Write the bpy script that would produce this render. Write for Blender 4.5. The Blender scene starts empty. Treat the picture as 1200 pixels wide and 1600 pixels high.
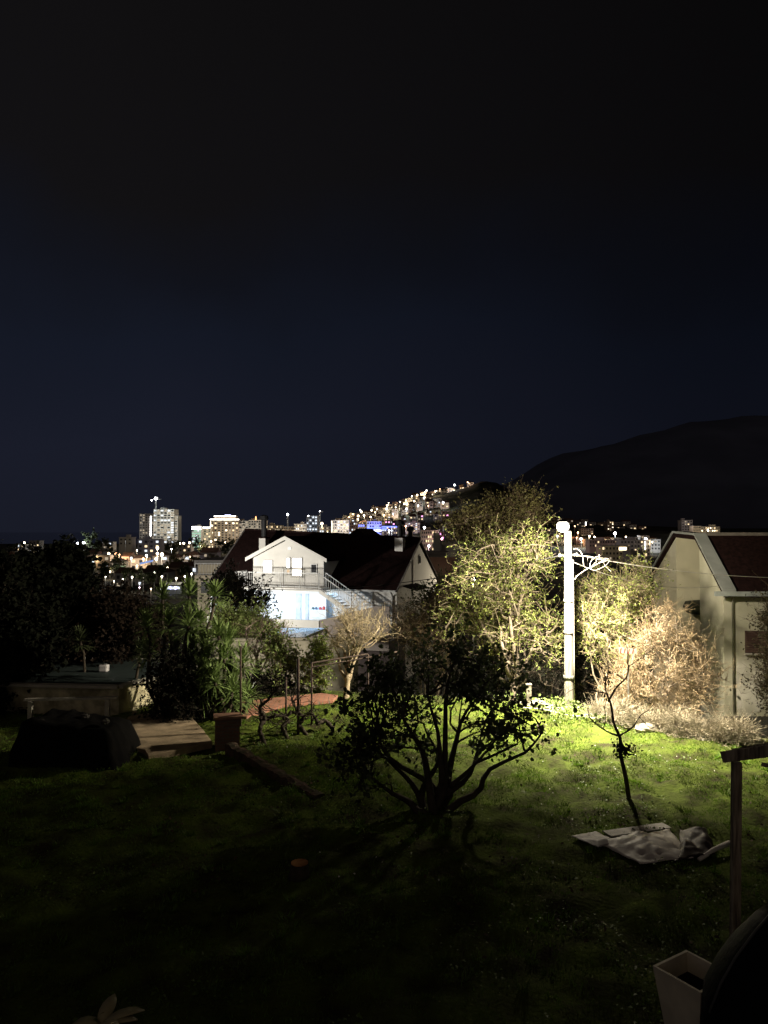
import bpy, math, random
import numpy as np
from mathutils import Vector, Matrix, noise

# ------------------------------------------------------------------ camera
R = math.radians
CAM = Vector((0.0, 0.0, 5.5)); PITCH = R(1.43); F = 1200.0
scn = bpy.context.scene
COL = scn.collection
cd = bpy.data.cameras.new('camera'); cam = bpy.data.objects.new('camera', cd); COL.objects.link(cam)
cam.location = CAM; cam.rotation_euler = (R(90) + PITCH, 0, 0)
cd.sensor_fit = 'VERTICAL'; cd.sensor_height = 36.0; cd.lens = 36.0 * F / 1600.0
cd.clip_start = 0.1; cd.clip_end = 20000
scn.camera = cam
scn.render.engine = 'CYCLES'
scn.view_settings.view_transform = 'Standard'; scn.view_settings.look = 'None'
scn.view_settings.exposure = 0.0; scn.view_settings.gamma = 1.0
scn.cycles.max_bounces = 5; scn.cycles.diffuse_bounces = 2; scn.cycles.glossy_bounces = 2
scn.cycles.transparent_max_bounces = 4
scn.cycles.sample_clamp_indirect = 3.0
scn.cycles.use_denoising = True

# ------------------------------------------------------------------ world: night sky, glow of the town low down, faint cloud
w = bpy.data.worlds.new("World"); scn.world = w; w.use_nodes = True
nt = w.node_tree; nt.nodes.clear(); N = nt.nodes.new; LK = nt.links.new
out = N('ShaderNodeOutputWorld'); bg = N('ShaderNodeBackground'); tc = N('ShaderNodeTexCoord')
sep = N('ShaderNodeSeparateXYZ'); ramp = N('ShaderNodeValToRGB')
LK(tc.outputs['Generated'], sep.inputs[0])
nz = N('ShaderNodeTexNoise'); nz.inputs['Scale'].default_value = 2.2; nz.inputs['Detail'].default_value = 4
LK(tc.outputs['Generated'], nz.inputs['Vector'])
ad = N('ShaderNodeMath'); ad.operation = 'MULTIPLY_ADD'; ad.inputs[1].default_value = 0.30; LK(nz.outputs['Fac'], ad.inputs[0])
sb = N('ShaderNodeMath'); sb.operation = 'SUBTRACT'; sb.inputs[1].default_value = 0.15; LK(sep.outputs['Z'], sb.inputs[0]); LK(sb.outputs[0], ad.inputs[2])
LK(ad.outputs[0], ramp.inputs[0])
cr = ramp.color_ramp
cr.elements[0].position = 0.0; cr.elements[0].color = (.0088, .0102, .0180, 1)
cr.elements[1].position = 1.0; cr.elements[1].color = (.0034, .0031, .0033, 1)
for p, c in ((.10, (.0092, .0108, .0200, 1)), (.24, (.0068, .0088, .0165, 1)), (.33, (.0054, .0062, .0102, 1)),
             (.42, (.0056, .0052, .0060, 1)), (.60, (.0050, .0046, .0050, 1))):
    e = cr.elements.new(p); e.color = c
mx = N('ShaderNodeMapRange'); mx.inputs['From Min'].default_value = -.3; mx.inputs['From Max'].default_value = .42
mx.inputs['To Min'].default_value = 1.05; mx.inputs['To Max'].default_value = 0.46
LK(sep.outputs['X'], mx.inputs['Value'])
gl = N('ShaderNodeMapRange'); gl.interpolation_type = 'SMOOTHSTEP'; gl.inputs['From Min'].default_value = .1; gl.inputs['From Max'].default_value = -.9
gl.inputs['To Min'].default_value = 1.0; gl.inputs['To Max'].default_value = 7.5; LK(sep.outputs['Y'], gl.inputs['Value'])  # added brighter sky behind the camera, fills the near faces
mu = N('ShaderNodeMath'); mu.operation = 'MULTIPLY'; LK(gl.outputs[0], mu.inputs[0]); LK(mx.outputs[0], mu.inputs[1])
gt = N('ShaderNodeMapRange'); gt.inputs['From Min'].default_value = 0; gt.inputs['From Max'].default_value = -.6; gt.inputs['To Max'].default_value = .8; LK(sep.outputs['Y'], gt.inputs['Value'])
mc = N('ShaderNodeMix'); mc.data_type = 'RGBA'; LK(gt.outputs[0], mc.inputs[0]); LK(ramp.outputs[0], mc.inputs[6]); mc.inputs[7].default_value = (.0125, .0095, .0068, 1)
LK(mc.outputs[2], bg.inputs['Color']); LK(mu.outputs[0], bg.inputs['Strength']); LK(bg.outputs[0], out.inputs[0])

# ------------------------------------------------------------------ helpers
def W(px, py, Y):
    cx = (px - 600) / F; cz = (800 - py) / F
    dy = math.cos(PITCH) - cz * math.sin(PITCH); dz = math.sin(PITCH) + cz * math.cos(PITCH)
    k = Y / dy
    return Vector((cx * k, Y, CAM.z + dz * k))
def ss(t):
    t = max(0.0, min(1.0, t)); return t * t * (3 - 2 * t)
def interp(tab, x):
    if x <= tab[0][0]: return tab[0][1]
    for (a, b), (c, d) in zip(tab, tab[1:]):
        if x <= c: return b + (d - b) * (x - a) / (c - a)
    return tab[-1][1]
EDGE = [(-40, 29), (-12, 28), (-3, 26.8), (2, 25.6), (4.5, 24.7), (7.5, 22.6), (9.7, 20.6), (14, 18), (40, 16)]
RIDGE = [(470, 853), (500, 836), (520, 818), (560, 808), (600, 799), (640, 785), (665, 776), (700, 771), (735, 760), (752, 752), (775, 754), (800, 768), (850, 806), (900, 814), (1000, 822), (1100, 826), (1400, 826)]
def gh(x, y):
    e = interp(EDGE, x)
    if y <= e:
        z = 0.10 * noise.noise(Vector((x * .9, y * .9, 3.1))) + 0.09 * noise.noise(Vector((x * 2.3, y * 2.3, 9.1))) + .035 * noise.noise(Vector((x * 5.5, y * 5.5, 1.7)))
        if y > e - .6: z *= (e - y) / .6
    else:
        d = y - e
        z = -1.0 * ss(d / 3) - 3.0 * ss((d - 3) / 18) - 9.5 * ss((y - 50) / 100)
    if y > 600:
        u = 600 + 1200 * x / y
        rz = 5.5 + (830 - interp(RIDGE, u)) / 1200 * 1100
        if rz > -13.5:
            z += (rz + 13.5) * ss((y - 600) / 500) * (1 - .35 * ss((y - 1100) / 500))
            z += 2.0 * noise.noise(Vector((x * .02, y * .02, 0))) * ss((y - 650) / 200)
    return z
def G(px, py):
    """the point of the lawn plane that shows at this pixel"""
    Y = 5.5 / max(.01, (py - 830.0) / 1200.0)
    for _ in range(3):
        p = W(px, py, Y); t = gh(p.x, Y)
        Y = (5.5 - t) / ((py - 830.0) / 1200.0)
    p = W(px, py, Y)
    return Vector((p.x, p.y, gh(p.x, p.y)))

MATS = {}
def mat(name, col, rough=.8, col2=None, scale=3.0, bump=0.0, bscale=None, metal=0.0, trans=0.0, detail=5, lo=.35, hi=.65, stretch=None, spec=.3):
    if name in MATS: return MATS[name]
    m = bpy.data.materials.new(name); m.use_nodes = True; t = m.node_tree; b = t.nodes['Principled BSDF']
    b.inputs['Roughness'].default_value = rough; b.inputs['Metallic'].default_value = metal
    b.inputs['Specular IOR Level'].default_value = spec
    c = t.nodes.new('ShaderNodeTexCoord'); src = c.outputs['Object']
    if stretch:
        mp = t.nodes.new('ShaderNodeMapping'); mp.inputs['Scale'].default_value = stretch
        t.links.new(src, mp.inputs[0]); src = mp.outputs[0]
    n = t.nodes.new('ShaderNodeTexNoise'); n.inputs['Scale'].default_value = scale; n.inputs['Detail'].default_value = detail
    t.links.new(src, n.inputs['Vector'])
    r = t.nodes.new('ShaderNodeValToRGB'); r.color_ramp.elements[0].position = lo; r.color_ramp.elements[1].position = hi
    if col2 is None: col2 = tuple(x * .7 for x in col)
    r.color_ramp.elements[0].color = (*col2, 1); r.color_ramp.elements[1].color = (*col, 1)
    t.links.new(n.outputs['Fac'], r.inputs[0]); t.links.new(r.outputs[0], b.inputs['Base Color'])
    if bump:
        n2 = t.nodes.new('ShaderNodeTexNoise'); n2.inputs['Scale'].default_value = bscale or scale * 4; n2.inputs['Detail'].default_value = 6
        t.links.new(src, n2.inputs['Vector'])
        bp = t.nodes.new('ShaderNodeBump'); bp.inputs['Strength'].default_value = bump; bp.inputs['Distance'].default_value = .03
        t.links.new(n2.outputs['Fac'], bp.inputs['Height']); t.links.new(bp.outputs[0], b.inputs['Normal'])
    if trans:
        tr = t.nodes.new('ShaderNodeBsdfTranslucent'); mxs = t.nodes.new('ShaderNodeMixShader'); mxs.inputs[0].default_value = trans
        t.links.new(r.outputs[0], tr.inputs[0]); t.links.new(b.outputs[0], mxs.inputs[1]); t.links.new(tr.outputs[0], mxs.inputs[2])
        t.links.new(mxs.outputs[0], t.nodes['Material Output'].inputs[0])
    MATS[name] = m; return m
def emit(name, col, s, sample=False):
    if name in MATS: return MATS[name]
    m = bpy.data.materials.new(name); m.use_nodes = True; t = m.node_tree; t.nodes.clear()
    o = t.nodes.new('ShaderNodeOutputMaterial'); e = t.nodes.new('ShaderNodeEmission')
    e.inputs[0].default_value = (*col, 1); e.inputs[1].default_value = s
    t.links.new(e.outputs[0], o.inputs[0])
    try: m.cycles.emission_sampling = 'AUTO' if sample else 'NONE'
    except Exception: pass
    MATS[name] = m; return m
def brickmat(name, c1, c2, mortar, scale, bw=.5, rh=.25, rough=.85, rot=None):
    if name in MATS: return MATS[name]
    m = bpy.data.materials.new(name); m.use_nodes = True; t = m.node_tree; b = t.nodes['Principled BSDF']
    b.inputs['Roughness'].default_value = rough
    c = t.nodes.new('ShaderNodeTexCoord'); mp = t.nodes.new('ShaderNodeMapping')
    if rot: mp.inputs['Rotation'].default_value = rot
    br = t.nodes.new('ShaderNodeTexBrick'); br.inputs['Color1'].default_value = (*c1, 1); br.inputs['Color2'].default_value = (*c2, 1)
    br.inputs['Mortar'].default_value = (*mortar, 1); br.inputs['Scale'].default_value = scale
    br.inputs['Brick Width'].default_value = bw; br.inputs['Row Height'].default_value = rh; br.inputs['Mortar Size'].default_value = .012
    t.links.new(c.outputs['Object'], mp.inputs[0]); t.links.new(mp.outputs[0], br.inputs['Vector']); t.links.new(br.outputs[0], b.inputs['Base Color'])
    bp = t.nodes.new('ShaderNodeBump'); bp.inputs['Strength'].default_value = .5; bp.inputs['Distance'].default_value = .02; bp.invert = True
    t.links.new(br.outputs['Fac'], bp.inputs['Height']); t.links.new(bp.outputs[0], b.inputs['Normal'])
    MATS[name] = m; return m

def link(name, me, m=None, parent=None):
    o = bpy.data.objects.new(name, me); COL.objects.link(o)
    if m: me.materials.clear(); me.materials.append(m)
    if parent: o.parent = parent
    return o
def tag(o, label=None, cat=None, group=None, kind=None):
    if label: o['label'] = label
    if cat: o['category'] = cat
    if group: o['group'] = group
    if kind: o['kind'] = kind
    return o
def thing(name, label, cat, loc=(0, 0, 0), rz=0, group=None):
    o = bpy.data.objects.new(name, None); COL.objects.link(o); o.location = loc; o.rotation_euler = (0, 0, rz)
    o.empty_display_size = .3
    return tag(o, label, cat, group)
def np_mesh(name, V, Fc):
    """V (n,3) ; Fc (m,k) equal-sided faces"""
    me = bpy.data.meshes.new(name); V = np.asarray(V, dtype=np.float32); Fc = np.asarray(Fc, dtype=np.int32)
    n, k = Fc.shape
    me.vertices.add(len(V)); me.vertices.foreach_set('co', V.ravel())
    me.loops.add(n * k); me.loops.foreach_set('vertex_index', Fc.ravel())
    me.polygons.add(n); me.polygons.foreach_set('loop_start', np.arange(0, n * k, k, dtype=np.int32))
    me.update(calc_edges=True); me.validate(); return me

class MB:
    def __init__(s): s.v = []; s.f = []
    def add(s, vs, fs):
        b = len(s.v); s.v += [tuple(p) for p in vs]; s.f += [tuple(i + b for i in f) for f in fs]; return s
    def box(s, x0, x1, y0, y1, z0, z1, M=None):
        vs = [Vector((x, y, z)) for z in (z0, z1) for y in (y0, y1) for x in (x0, x1)]
        if M is not None: vs = [M @ v for v in vs]
        return s.add(vs, [(0, 2, 3, 1), (4, 5, 7, 6), (0, 1, 5, 4), (2, 6, 7, 3), (0, 4, 6, 2), (1, 3, 7, 5)])
    def bar(s, a, b, w, h=None, up=(0, 0, 1)):
        a = Vector(a); b = Vector(b); h = h or w; d = (b - a).normalized(); u = Vector(up)
        if abs(d.dot(u)) > .98: u = Vector((0, 1, 0))
        r = d.cross(u).normalized(); u = r.cross(d)
        vs = [p + r * sx * w / 2 + u * sz * h / 2 for p in (a, b) for sx, sz in ((-1, -1), (1, -1), (1, 1), (-1, 1))]
        return s.add(vs, [(3, 2, 1, 0), (4, 5, 6, 7), (0, 1, 5, 4), (1, 2, 6, 5), (2, 3, 7, 6), (3, 0, 4, 7)])
    def prism(s, poly, vec):
        """closed polygon (list of points) extruded by vec"""
        n = len(poly); vec = Vector(vec); vs = [Vector(p) for p in poly] + [Vector(p) + vec for p in poly]
        return s.add(vs, [tuple(range(n))[::-1], tuple(range(n, 2 * n))] + [(i, (i + 1) % n, n + (i + 1) % n, n + i) for i in range(n)])
    def tube(s, pts, rad, n=8, cap=True):
        pts = [Vector(p) for p in pts]; k = len(pts)
        if not hasattr(rad, '__len__'): rad = [rad] * k
        d0 = (pts[-1] - pts[0]).normalized(); u = Vector((0, 0, 1)) if abs(d0.z) < .9 else Vector((0, 1, 0))
        vs = []
        for i, p in enumerate(pts):
            d = (pts[min(i + 1, k - 1)] - pts[max(i - 1, 0)]).normalized()
            r = d.cross(u)
            if r.length < .05: r = d.cross(Vector((1, 0, 0)))
            r.normalize(); q = r.cross(d)
            for j in range(n):
                a = 2 * math.pi * j / n; vs.append(p + (r * math.cos(a) + q * math.sin(a)) * rad[i])
        fs = [(i * n + j, i * n + (j + 1) % n, (i + 1) * n + (j + 1) % n, (i + 1) * n + j) for i in range(k - 1) for j in range(n)]
        if cap: fs += [tuple(range(n))[::-1], tuple(range((k - 1) * n, k * n))]
        return s.add(vs, fs)
    def lathe(s, c, prof, n=16, sx=1, sy=1):
        c = Vector(c); vs = []
        for r, z in prof:
            for j in range(n):
                a = 2 * math.pi * j / n; vs.append(c + Vector((r * math.cos(a) * sx, r * math.sin(a) * sy, z)))
        k = len(prof)
        fs = [(i * n + j, i * n + (j + 1) % n, (i + 1) * n + (j + 1) % n, (i + 1) * n + j) for i in range(k - 1) for j in range(n)]
        fs += [tuple(range(n))[::-1], tuple(range((k - 1) * n, k * n))]
        return s.add(vs, fs)
    def build(s, name, m, parent=None, smooth=False, bevel=0):
        me = bpy.data.meshes.new(name); me.from_pydata(s.v, [], s.f); me.update()
        if smooth:
            for p in me.polygons: p.use_smooth = True
        o = link(name, me, m, parent)
        if bevel:
            b = o.modifiers.new('bevel', 'BEVEL'); b.width = bevel; b.segments = 2; b.limit_method = 'ANGLE'
        return o

# ---- batched twigs, leaves, blades (numpy)
def twig_mesh(P, Rr, n=3):
    """P (N,K,3) polylines, Rr (N,K) radii"""
    Nn, K, _ = P.shape
    d = P[:, -1] - P[:, 0]; d /= np.linalg.norm(d, axis=1, keepdims=True) + 1e-9
    a = np.where(np.abs(d[:, 2:3]) < .9, np.array([[0, 0, 1.]]), np.array([[1., 0, 0]]))
    r = np.cross(d, a); r /= np.linalg.norm(r, axis=1, keepdims=True) + 1e-9; q = np.cross(r, d)
    ang = np.arange(n) * 2 * np.pi / n
    off = r[:, None, None, :] * np.cos(ang)[None, None, :, None] + q[:, None, None, :] * np.sin(ang)[None, None, :, None]
    V = P[:, :, None, :] + off * Rr[:, :, None, None]
    base = (np.arange(Nn) * K * n)[:, None, None]; i = np.arange(K - 1)[None, :, None] * n; j = np.arange(n)[None, None, :]; j2 = (j + 1) % n
    Fc = np.stack([base + i + j, base + i + j2, base + i + n + j2, base + i + n + j], axis=-1).reshape(-1, 4)
    return V.reshape(-1, 3), Fc
LEAF = {'oval': [(0, 0), (.35, .30), (.75, .26), (1, 0), (.75, -.26), (.35, -.30)],
        'small': [(0, 0), (.5, .32), (1, 0), (.5, -.32)],
        'broad': [(0, 0), (.15, .38), (.55, .46), (.85, .28), (1, 0), (.85, -.28), (.55, -.46), (.15, -.38)]}
def leaf_mesh(Pos, D, Nrm, S, kind):
    T = np.array(LEAF[kind]); k = len(T); n = len(Pos)
    D = D / (np.linalg.norm(D, axis=1, keepdims=True) + 1e-9)
    side = np.cross(D, Nrm); side /= np.linalg.norm(side, axis=1, keepdims=True) + 1e-9
    up = np.cross(side, D)
    V = Pos[:, None, :] + S[:, None, None] * (D[:, None, :] * T[None, :, 0:1] + side[:, None, :] * T[None, :, 1:2]
        + up[:, None, :] * (np.abs(T[None, :, 1:2]) * .5 - .25 * T[None, :, 0:1] ** 2))
    Fc = np.arange(n * k).reshape(n, k)
    return V.reshape(-1, 3), Fc
def ribbon_mesh(P, Wd):
    Nn, K, _ = P.shape
    d = P[:, 1] - P[:, 0]; s = np.cross(d, np.array([[0, 0, 1.]])); s /= np.linalg.norm(s, axis=1, keepdims=True) + 1e-9
    A = P + s[:, None, :] * Wd[:, :, None] / 2; B = P - s[:, None, :] * Wd[:, :, None] / 2
    V = np.stack([A, B], axis=2)
    base = (np.arange(Nn) * K * 2)[:, None]; i = np.arange(K - 1)[None, :] * 2
    Fc = np.stack([base + i, base + i + 1, base + i + 3, base + i + 2], axis=-1).reshape(-1, 4)
    return V.reshape(-1, 3), Fc

def path_pts(a, b, n, wob, rs, bow=0.0):
    a = np.array(a, float); b = np.array(b, float); L = np.linalg.norm(b - a)
    t = np.linspace(0, 1, n)[:, None]; p = a + (b - a) * t
    env = np.sin(np.pi * t)
    for k in (1, 2, 4):
        v = rs.normal(size=3) * wob * L / k; ph = rs.uniform(0, 6.28)
        p = p + v * np.sin(k * np.pi * t + ph) * (env if k == 1 else np.minimum(env * 1.5, 1)) * .5
    p[:, 2] += (bow * L * env)[:, 0]
    p[0] = a; return p

def make_tree(name, label, cat, base, ells, mats, seed=1, limbs=5, fork=.25, trunk_r=.12, nbr=60, br_r=.03, ntw=1500,
              tw=(.25, .6), tw_r=.006, nleaf=3000, leaf=(.04, .07), kind='small', wob=.12, up=.35, group=None, multi=False, hang=.0, sub=2, thick=1.0, leaf_inner=.0):
    """ells: (centre, (rx,ry,rz), weight) crown volumes in world metres"""
    rs = np.random.RandomState(seed); base = Vector(base)
    root = thing(name, label, cat, base, group=group)
    C = np.array([list(e[0]) for e in ells], float) - np.array(base); Rd = np.array([e[1] for e in ells], float)
    wt = np.array([e[2] for e in ells], float); wt /= wt.sum()
    def samp(n, p=2.4):
        k = rs.choice(len(ells), n, p=wt); v = rs.normal(size=(n, 3)); v /= np.linalg.norm(v, axis=1, keepdims=True)
        r = rs.uniform(0, 1, (n, 1)) ** (1 / p)
        return C[k] + v * r * Rd[k], k
    tr = MB(); top = C[:, 2].mean(); allp = []
    forkz = top * fork
    trunk = None
    if not multi:
        tend = np.array([C[:, 0].mean() * .3, C[:, 1].mean() * .3, max(forkz, .2)])
        trunk = path_pts((0, 0, -.15), tend, 7, .05, rs)
        tr.tube(trunk, [trunk_r * (1.45 if i == 0 else 1.12 if i == 1 else 1 - .25 * i / 6) for i in range(7)], 9)
    tg, kk = samp(limbs, 4)
    for i in range(min(limbs, len(ells))): tg[i] = C[i] + (rs.uniform(-.3, .3, 3)) * Rd[i]
    for i in range(limbs):
        if multi:
            a = 2 * math.pi * i / limbs + rs.uniform(-.3, .3); s0 = np.array([math.cos(a) * trunk_r, math.sin(a) * trunk_r, -.12])
        else: s0 = trunk[-1] + rs.normal(size=3) * trunk_r * .2
        if not multi and rs.rand() < .35 and fork > .15: s0 = trunk[4]
        p = path_pts(s0, tg[i], 11, wob, rs, bow=-.06 if multi else .03)
        r0 = trunk_r * (.62 if not multi else .6) * rs.uniform(.75, 1.1)
        rr = [max(br_r * .8, r0 * (1 - j / 10.6) ** .8) for j in range(11)]
        tr.tube(p, rr, 7)
        for j in range(3 if not multi else 4, 11): allp.append(p[j])
    allp = np.array(allp)
    bp = []; tb, _ = samp(nbr, 3)
    for t in tb:
        c = allp[rs.randint(0, len(allp), 14)]; s0 = c[np.argmin(np.linalg.norm(c - t, axis=1))]
        if np.linalg.norm(t - s0) < .15: continue
        p = path_pts(s0, t, 7, wob * 1.2, rs, bow=.05 - hang)
        L = np.linalg.norm(t - s0); r0 = min(br_r * 1.4, br_r * (.5 + .5 * L))
        tr.tube(p, [r0 * (1 - j / 7.2) ** .8 for j in range(7)], 5, cap=False)
        bp.append(p)
    tr.build('trunk', mats[0], root, smooth=True)
    bp = np.array(bp) if bp else allp.reshape(1, -1, 3)
    # twigs
    def twigs(n, src, srcdir, ln, r0):
        k = rs.randint(0, len(src), n); s0 = src[k]
        d = srcdir[k] * .8 + rs.normal(size=(n, 3)) * .75; d[:, 2] += up
        d /= np.linalg.norm(d, axis=1, keepdims=True); L = rs.uniform(ln[0], ln[1], (n, 1))
        K = 5; t = np.linspace(0, 1, K)[None, :, None]
        b = rs.normal(size=(n, 1, 3)) * .22; b2 = rs.normal(size=(n, 1, 3)) * .12
        P = s0[:, None, :] + L[:, None, :] * (d[:, None, :] * t + b * t * t + b2 * np.sin(t * 6.3) - np.array([0, 0, hang])[None, None, :] * t * t)
        Rr = r0 * (1 - .75 * np.linspace(0, 1, K))[None, :] * rs.uniform(.7, 1.3, (n, 1))
        return P, Rr, d
    src = bp[:, 2:, :].reshape(-1, 3); sd = (bp[:, 2:, :] - bp[:, 1:-1, :]).reshape(-1, 3); sd /= np.linalg.norm(sd, axis=1, keepdims=True) + 1e-9
    P1, R1, d1 = twigs(ntw, src, sd, tw, tw_r * thick)
    Ps = [P1]; Rs = [R1]; Ds = [d1]
    if sub:
        P2, R2, d2 = twigs(ntw * sub, P1[:, 1:, :].reshape(-1, 3), np.repeat(d1, 4, axis=0), (tw[0] * .5, tw[1] * .6), tw_r * .6 * thick)
        Ps.append(P2); Rs.append(R2); Ds.append(d2)
    V, Fc = twig_mesh(np.concatenate(Ps), np.concatenate(Rs))
    link('twigs', np_mesh('twigs', V, Fc), mats[1], root)
    if nleaf:
        A = np.concatenate(Ps); AD = np.concatenate(Ds); n = len(A)
        k = rs.randint(0, n, nleaf); j = rs.randint(1, 5, nleaf)
        pos = A[k, j] + rs.normal(size=(nleaf, 3)) * .015
        D = AD[k] * .5 + rs.normal(size=(nleaf, 3)) * .8; D[:, 2] -= .1
        Nr = rs.normal(size=(nleaf, 3)) * .8; Nr[:, 2] += 1
        S = rs.uniform(leaf[0], leaf[1], nleaf)
        V, Fc = leaf_mesh(pos, D, Nr, S, kind)
        link('crown', np_mesh('crown', V, Fc), mats[2], root)
    return root
def E(px, py, Y, rx, ry, rd, wt=1.0):
    """crown volume centred on a pixel at depth Y, pixel half-extents, depth half-extent in metres"""
    c = W(px, py, Y); return (c, (rx * Y / F, rd, ry * Y / F), wt)

# ------------------------------------------------------------------ materials
M_bark_dark = mat('bark_dark', (.07, .055, .04), .9, (.035, .028, .02), 6, .5)
M_bark_pale = mat('bark_pale', (.42, .34, .23), .9, (.24, .19, .13), 5, .5)
M_bark_grey = mat('bark_grey', (.30, .25, .19), .9, (.16, .13, .10), 6, .5)
M_twig_gold = mat('twig_gold', (.38, .32, .20), .8, (.20, .16, .10), 2)
M_twig_tan = mat('twig_tan', (.38, .29, .18), .85, (.20, .15, .09), 2)
M_twig_brown = mat('twig_brown', (.17, .12, .08), .85, (.10, .07, .045), 2)
M_twig_dark = mat('twig_dark', (.05, .04, .03), .9, (.03, .025, .02), 2)
M_leaf_yel = mat('leaf_yellow_green', (.34, .40, .10), .6, (.13, .18, .05), 1.6, trans=.4)
M_leaf_mid = mat('leaf_green', (.28, .36, .12), .55, (.14, .19, .06), 2.2, trans=.3)
M_leaf_olive = mat('leaf_olive', (.15, .14, .05), .6, (.07, .07, .03), 2, trans=.25)
M_leaf_dark = mat('leaf_dark', (.10, .12, .055), .7, (.03, .045, .02), 2, trans=.35)
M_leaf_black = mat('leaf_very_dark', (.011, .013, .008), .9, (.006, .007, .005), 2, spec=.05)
M_leaf_dry = mat('leaf_dry', (.36, .26, .14), .8, (.20, .14, .08), 2)
M_yucca = mat('yucca_leaf', (.26, .36, .12), .5, (.13, .19, .06), 3, trans=.25)
M_white = mat('white_render', (.76, .74, .69), .85, (.68, .66, .61), 1.1, .1, 30)
M_cream = mat('cream_render', (.62, .58, .42), .88, (.50, .47, .34), .7, .1, 25)
M_tile = mat('dark_roof_tile', (.028, .014, .013), .95, (.014, .008, .0075), 8, .3, spec=.03)
M_conc = mat('concrete', (.52, .49, .42), .88, (.38, .36, .31), 2.2, .25, 30)
M_steel = mat('galvanised_steel', (.45, .45, .44), .45, (.32, .32, .31), 8, metal=.6)
M_cable = mat('pale_cable', (.60, .57, .52), .6)
M_cable_dk = mat('dark_cable', (.05, .05, .05), .6)
M_wood = mat('weathered_wood', (.52, .44, .32), .85, (.14, .11, .08), 4, .4, stretch=(6, 6, .6))
M_paint = mat('white_metal_paint', (.72, .72, .70), .5)
M_dark = mat('dark_metal', (.03, .03, .032), .5)
M_glassdk = mat('dark_glass', (.02, .022, .028), .15, spec=.6)

# ------------------------------------------------------------------ ground
xs = sorted(set([round(-14 + .14 * i, 3) for i in range(201)] + [sgn * (14 + 2.2 * 1.078 ** i * i * .5) for i in range(1, 62) for sgn in (-1, 1)]))
xs = sorted(set(x for x in xs if abs(x) < 6000)); 
ys = [-60, -30, -12, -4] + [0, 2, 4] + [6 + .14 * i for i in range(171)] + [30 + 2 * i for i in range(1, 60)] + [150 + 15 * i for i in range(1, 130)] + [2400, 3200, 5000, 9000]
# wide far sheet needs its own fine x-steps only where the hill stands
xs = sorted(set(xs + [-600 + 20 * i for i in range(90)]))
xs2 = [xs[0]]
for x in xs[1:]:
    if x - xs2[-1] > .05: xs2.append(x)
xs = xs2
V = np.array([(x, y, gh(x, y)) for y in ys for x in xs]); nx = len(xs); ny = len(ys)
ii = (np.arange(ny - 1)[:, None] * nx + np.arange(nx - 1)[None, :]).ravel()
Fc = np.stack([ii, ii + 1, ii + nx + 1, ii + nx], axis=-1)
me = np_mesh('ground', V, Fc)
for p in me.polygons: p.use_smooth = True
gm = bpy.data.materials.new('ground_soil_and_turf'); gm.use_nodes = True; t = gm.node_tree; b = t.nodes['Principled BSDF']
b.inputs['Roughness'].default_value = .95; b.inputs['Specular IOR Level'].default_value = .1
tcn = t.nodes.new('ShaderNodeTexCoord'); 
n1 = t.nodes.new('ShaderNodeTexNoise'); n1.inputs['Scale'].default_value = 1.3; n1.inputs['Detail'].default_value = 8; n1.inputs['Roughness'].default_value = .65
t.links.new(tcn.outputs['Object'], n1.inputs['Vector'])
r1 = t.nodes.new('ShaderNodeValToRGB'); r1.color_ramp.elements[0].position = .35; r1.color_ramp.elements[1].position = .66
r1.color_ramp.elements[0].color = (.030, .026, .012, 1); r1.color_ramp.elements[1].color = (.10, .145, .018, 1)
t.links.new(n1.outputs['Fac'], r1.inputs[0])
# beyond the garden: dark scrub and earth
sp = t.nodes.new('ShaderNodeSeparateXYZ'); t.links.new(tcn.outputs['Object'], sp.inputs[0])
mr = t.nodes.new('ShaderNodeMapRange'); mr.inputs['From Min'].default_value = 24; mr.inputs['From Max'].default_value = 30
t.links.new(sp.outputs['Y'], mr.inputs['Value'])
n3 = t.nodes.new('ShaderNodeTexNoise'); n3.inputs['Scale'].default_value = .05; n3.inputs['Detail'].default_value = 8; t.links.new(tcn.outputs['Object'], n3.inputs['Vector'])
r3 = t.nodes.new('ShaderNodeValToRGB'); r3.color_ramp.elements[0].color = (.018, .022, .012, 1); r3.color_ramp.elements[1].color = (.08, .075, .06, 1)
r3.color_ramp.elements[0].position = .4; r3.color_ramp.elements[1].position = .7; t.links.new(n3.outputs['Fac'], r3.inputs[0])
mixc = t.nodes.new('ShaderNodeMix'); mixc.data_type = 'RGBA'; t.links.new(mr.outputs[0], mixc.inputs[0]); t.links.new(r1.outputs[0], mixc.inputs[6]); t.links.new(r3.outputs[0], mixc.inputs[7])
t.links.new(mixc.outputs[2], b.inputs['Base Color'])
n2 = t.nodes.new('ShaderNodeTexNoise'); n2.inputs['Scale'].default_value = 14; n2.inputs['Detail'].default_value = 6; t.links.new(tcn.outputs['Object'], n2.inputs['Vector'])
bp_ = t.nodes.new('ShaderNodeBump'); bp_.inputs['Strength'].default_value = .7; bp_.inputs['Distance'].default_value = .05
t.links.new(n2.outputs['Fac'], bp_.inputs['Height']); t.links.new(bp_.outputs[0], b.inputs['Normal'])
tag(link('ground', me, gm), kind='structure')
M_sea = mat('sea_water', (.01, .013, .018), .12, (.008, .010, .014), .05, .3, .4, spec=.5)
tag(MB().add([(-7000, 1150, -13.35), (380, 1150, -13.35), (380, 12000, -13.35), (-7000, 12000, -13.35)], [(0, 1, 2, 3)]).build('sea', M_sea), kind='structure')
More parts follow.
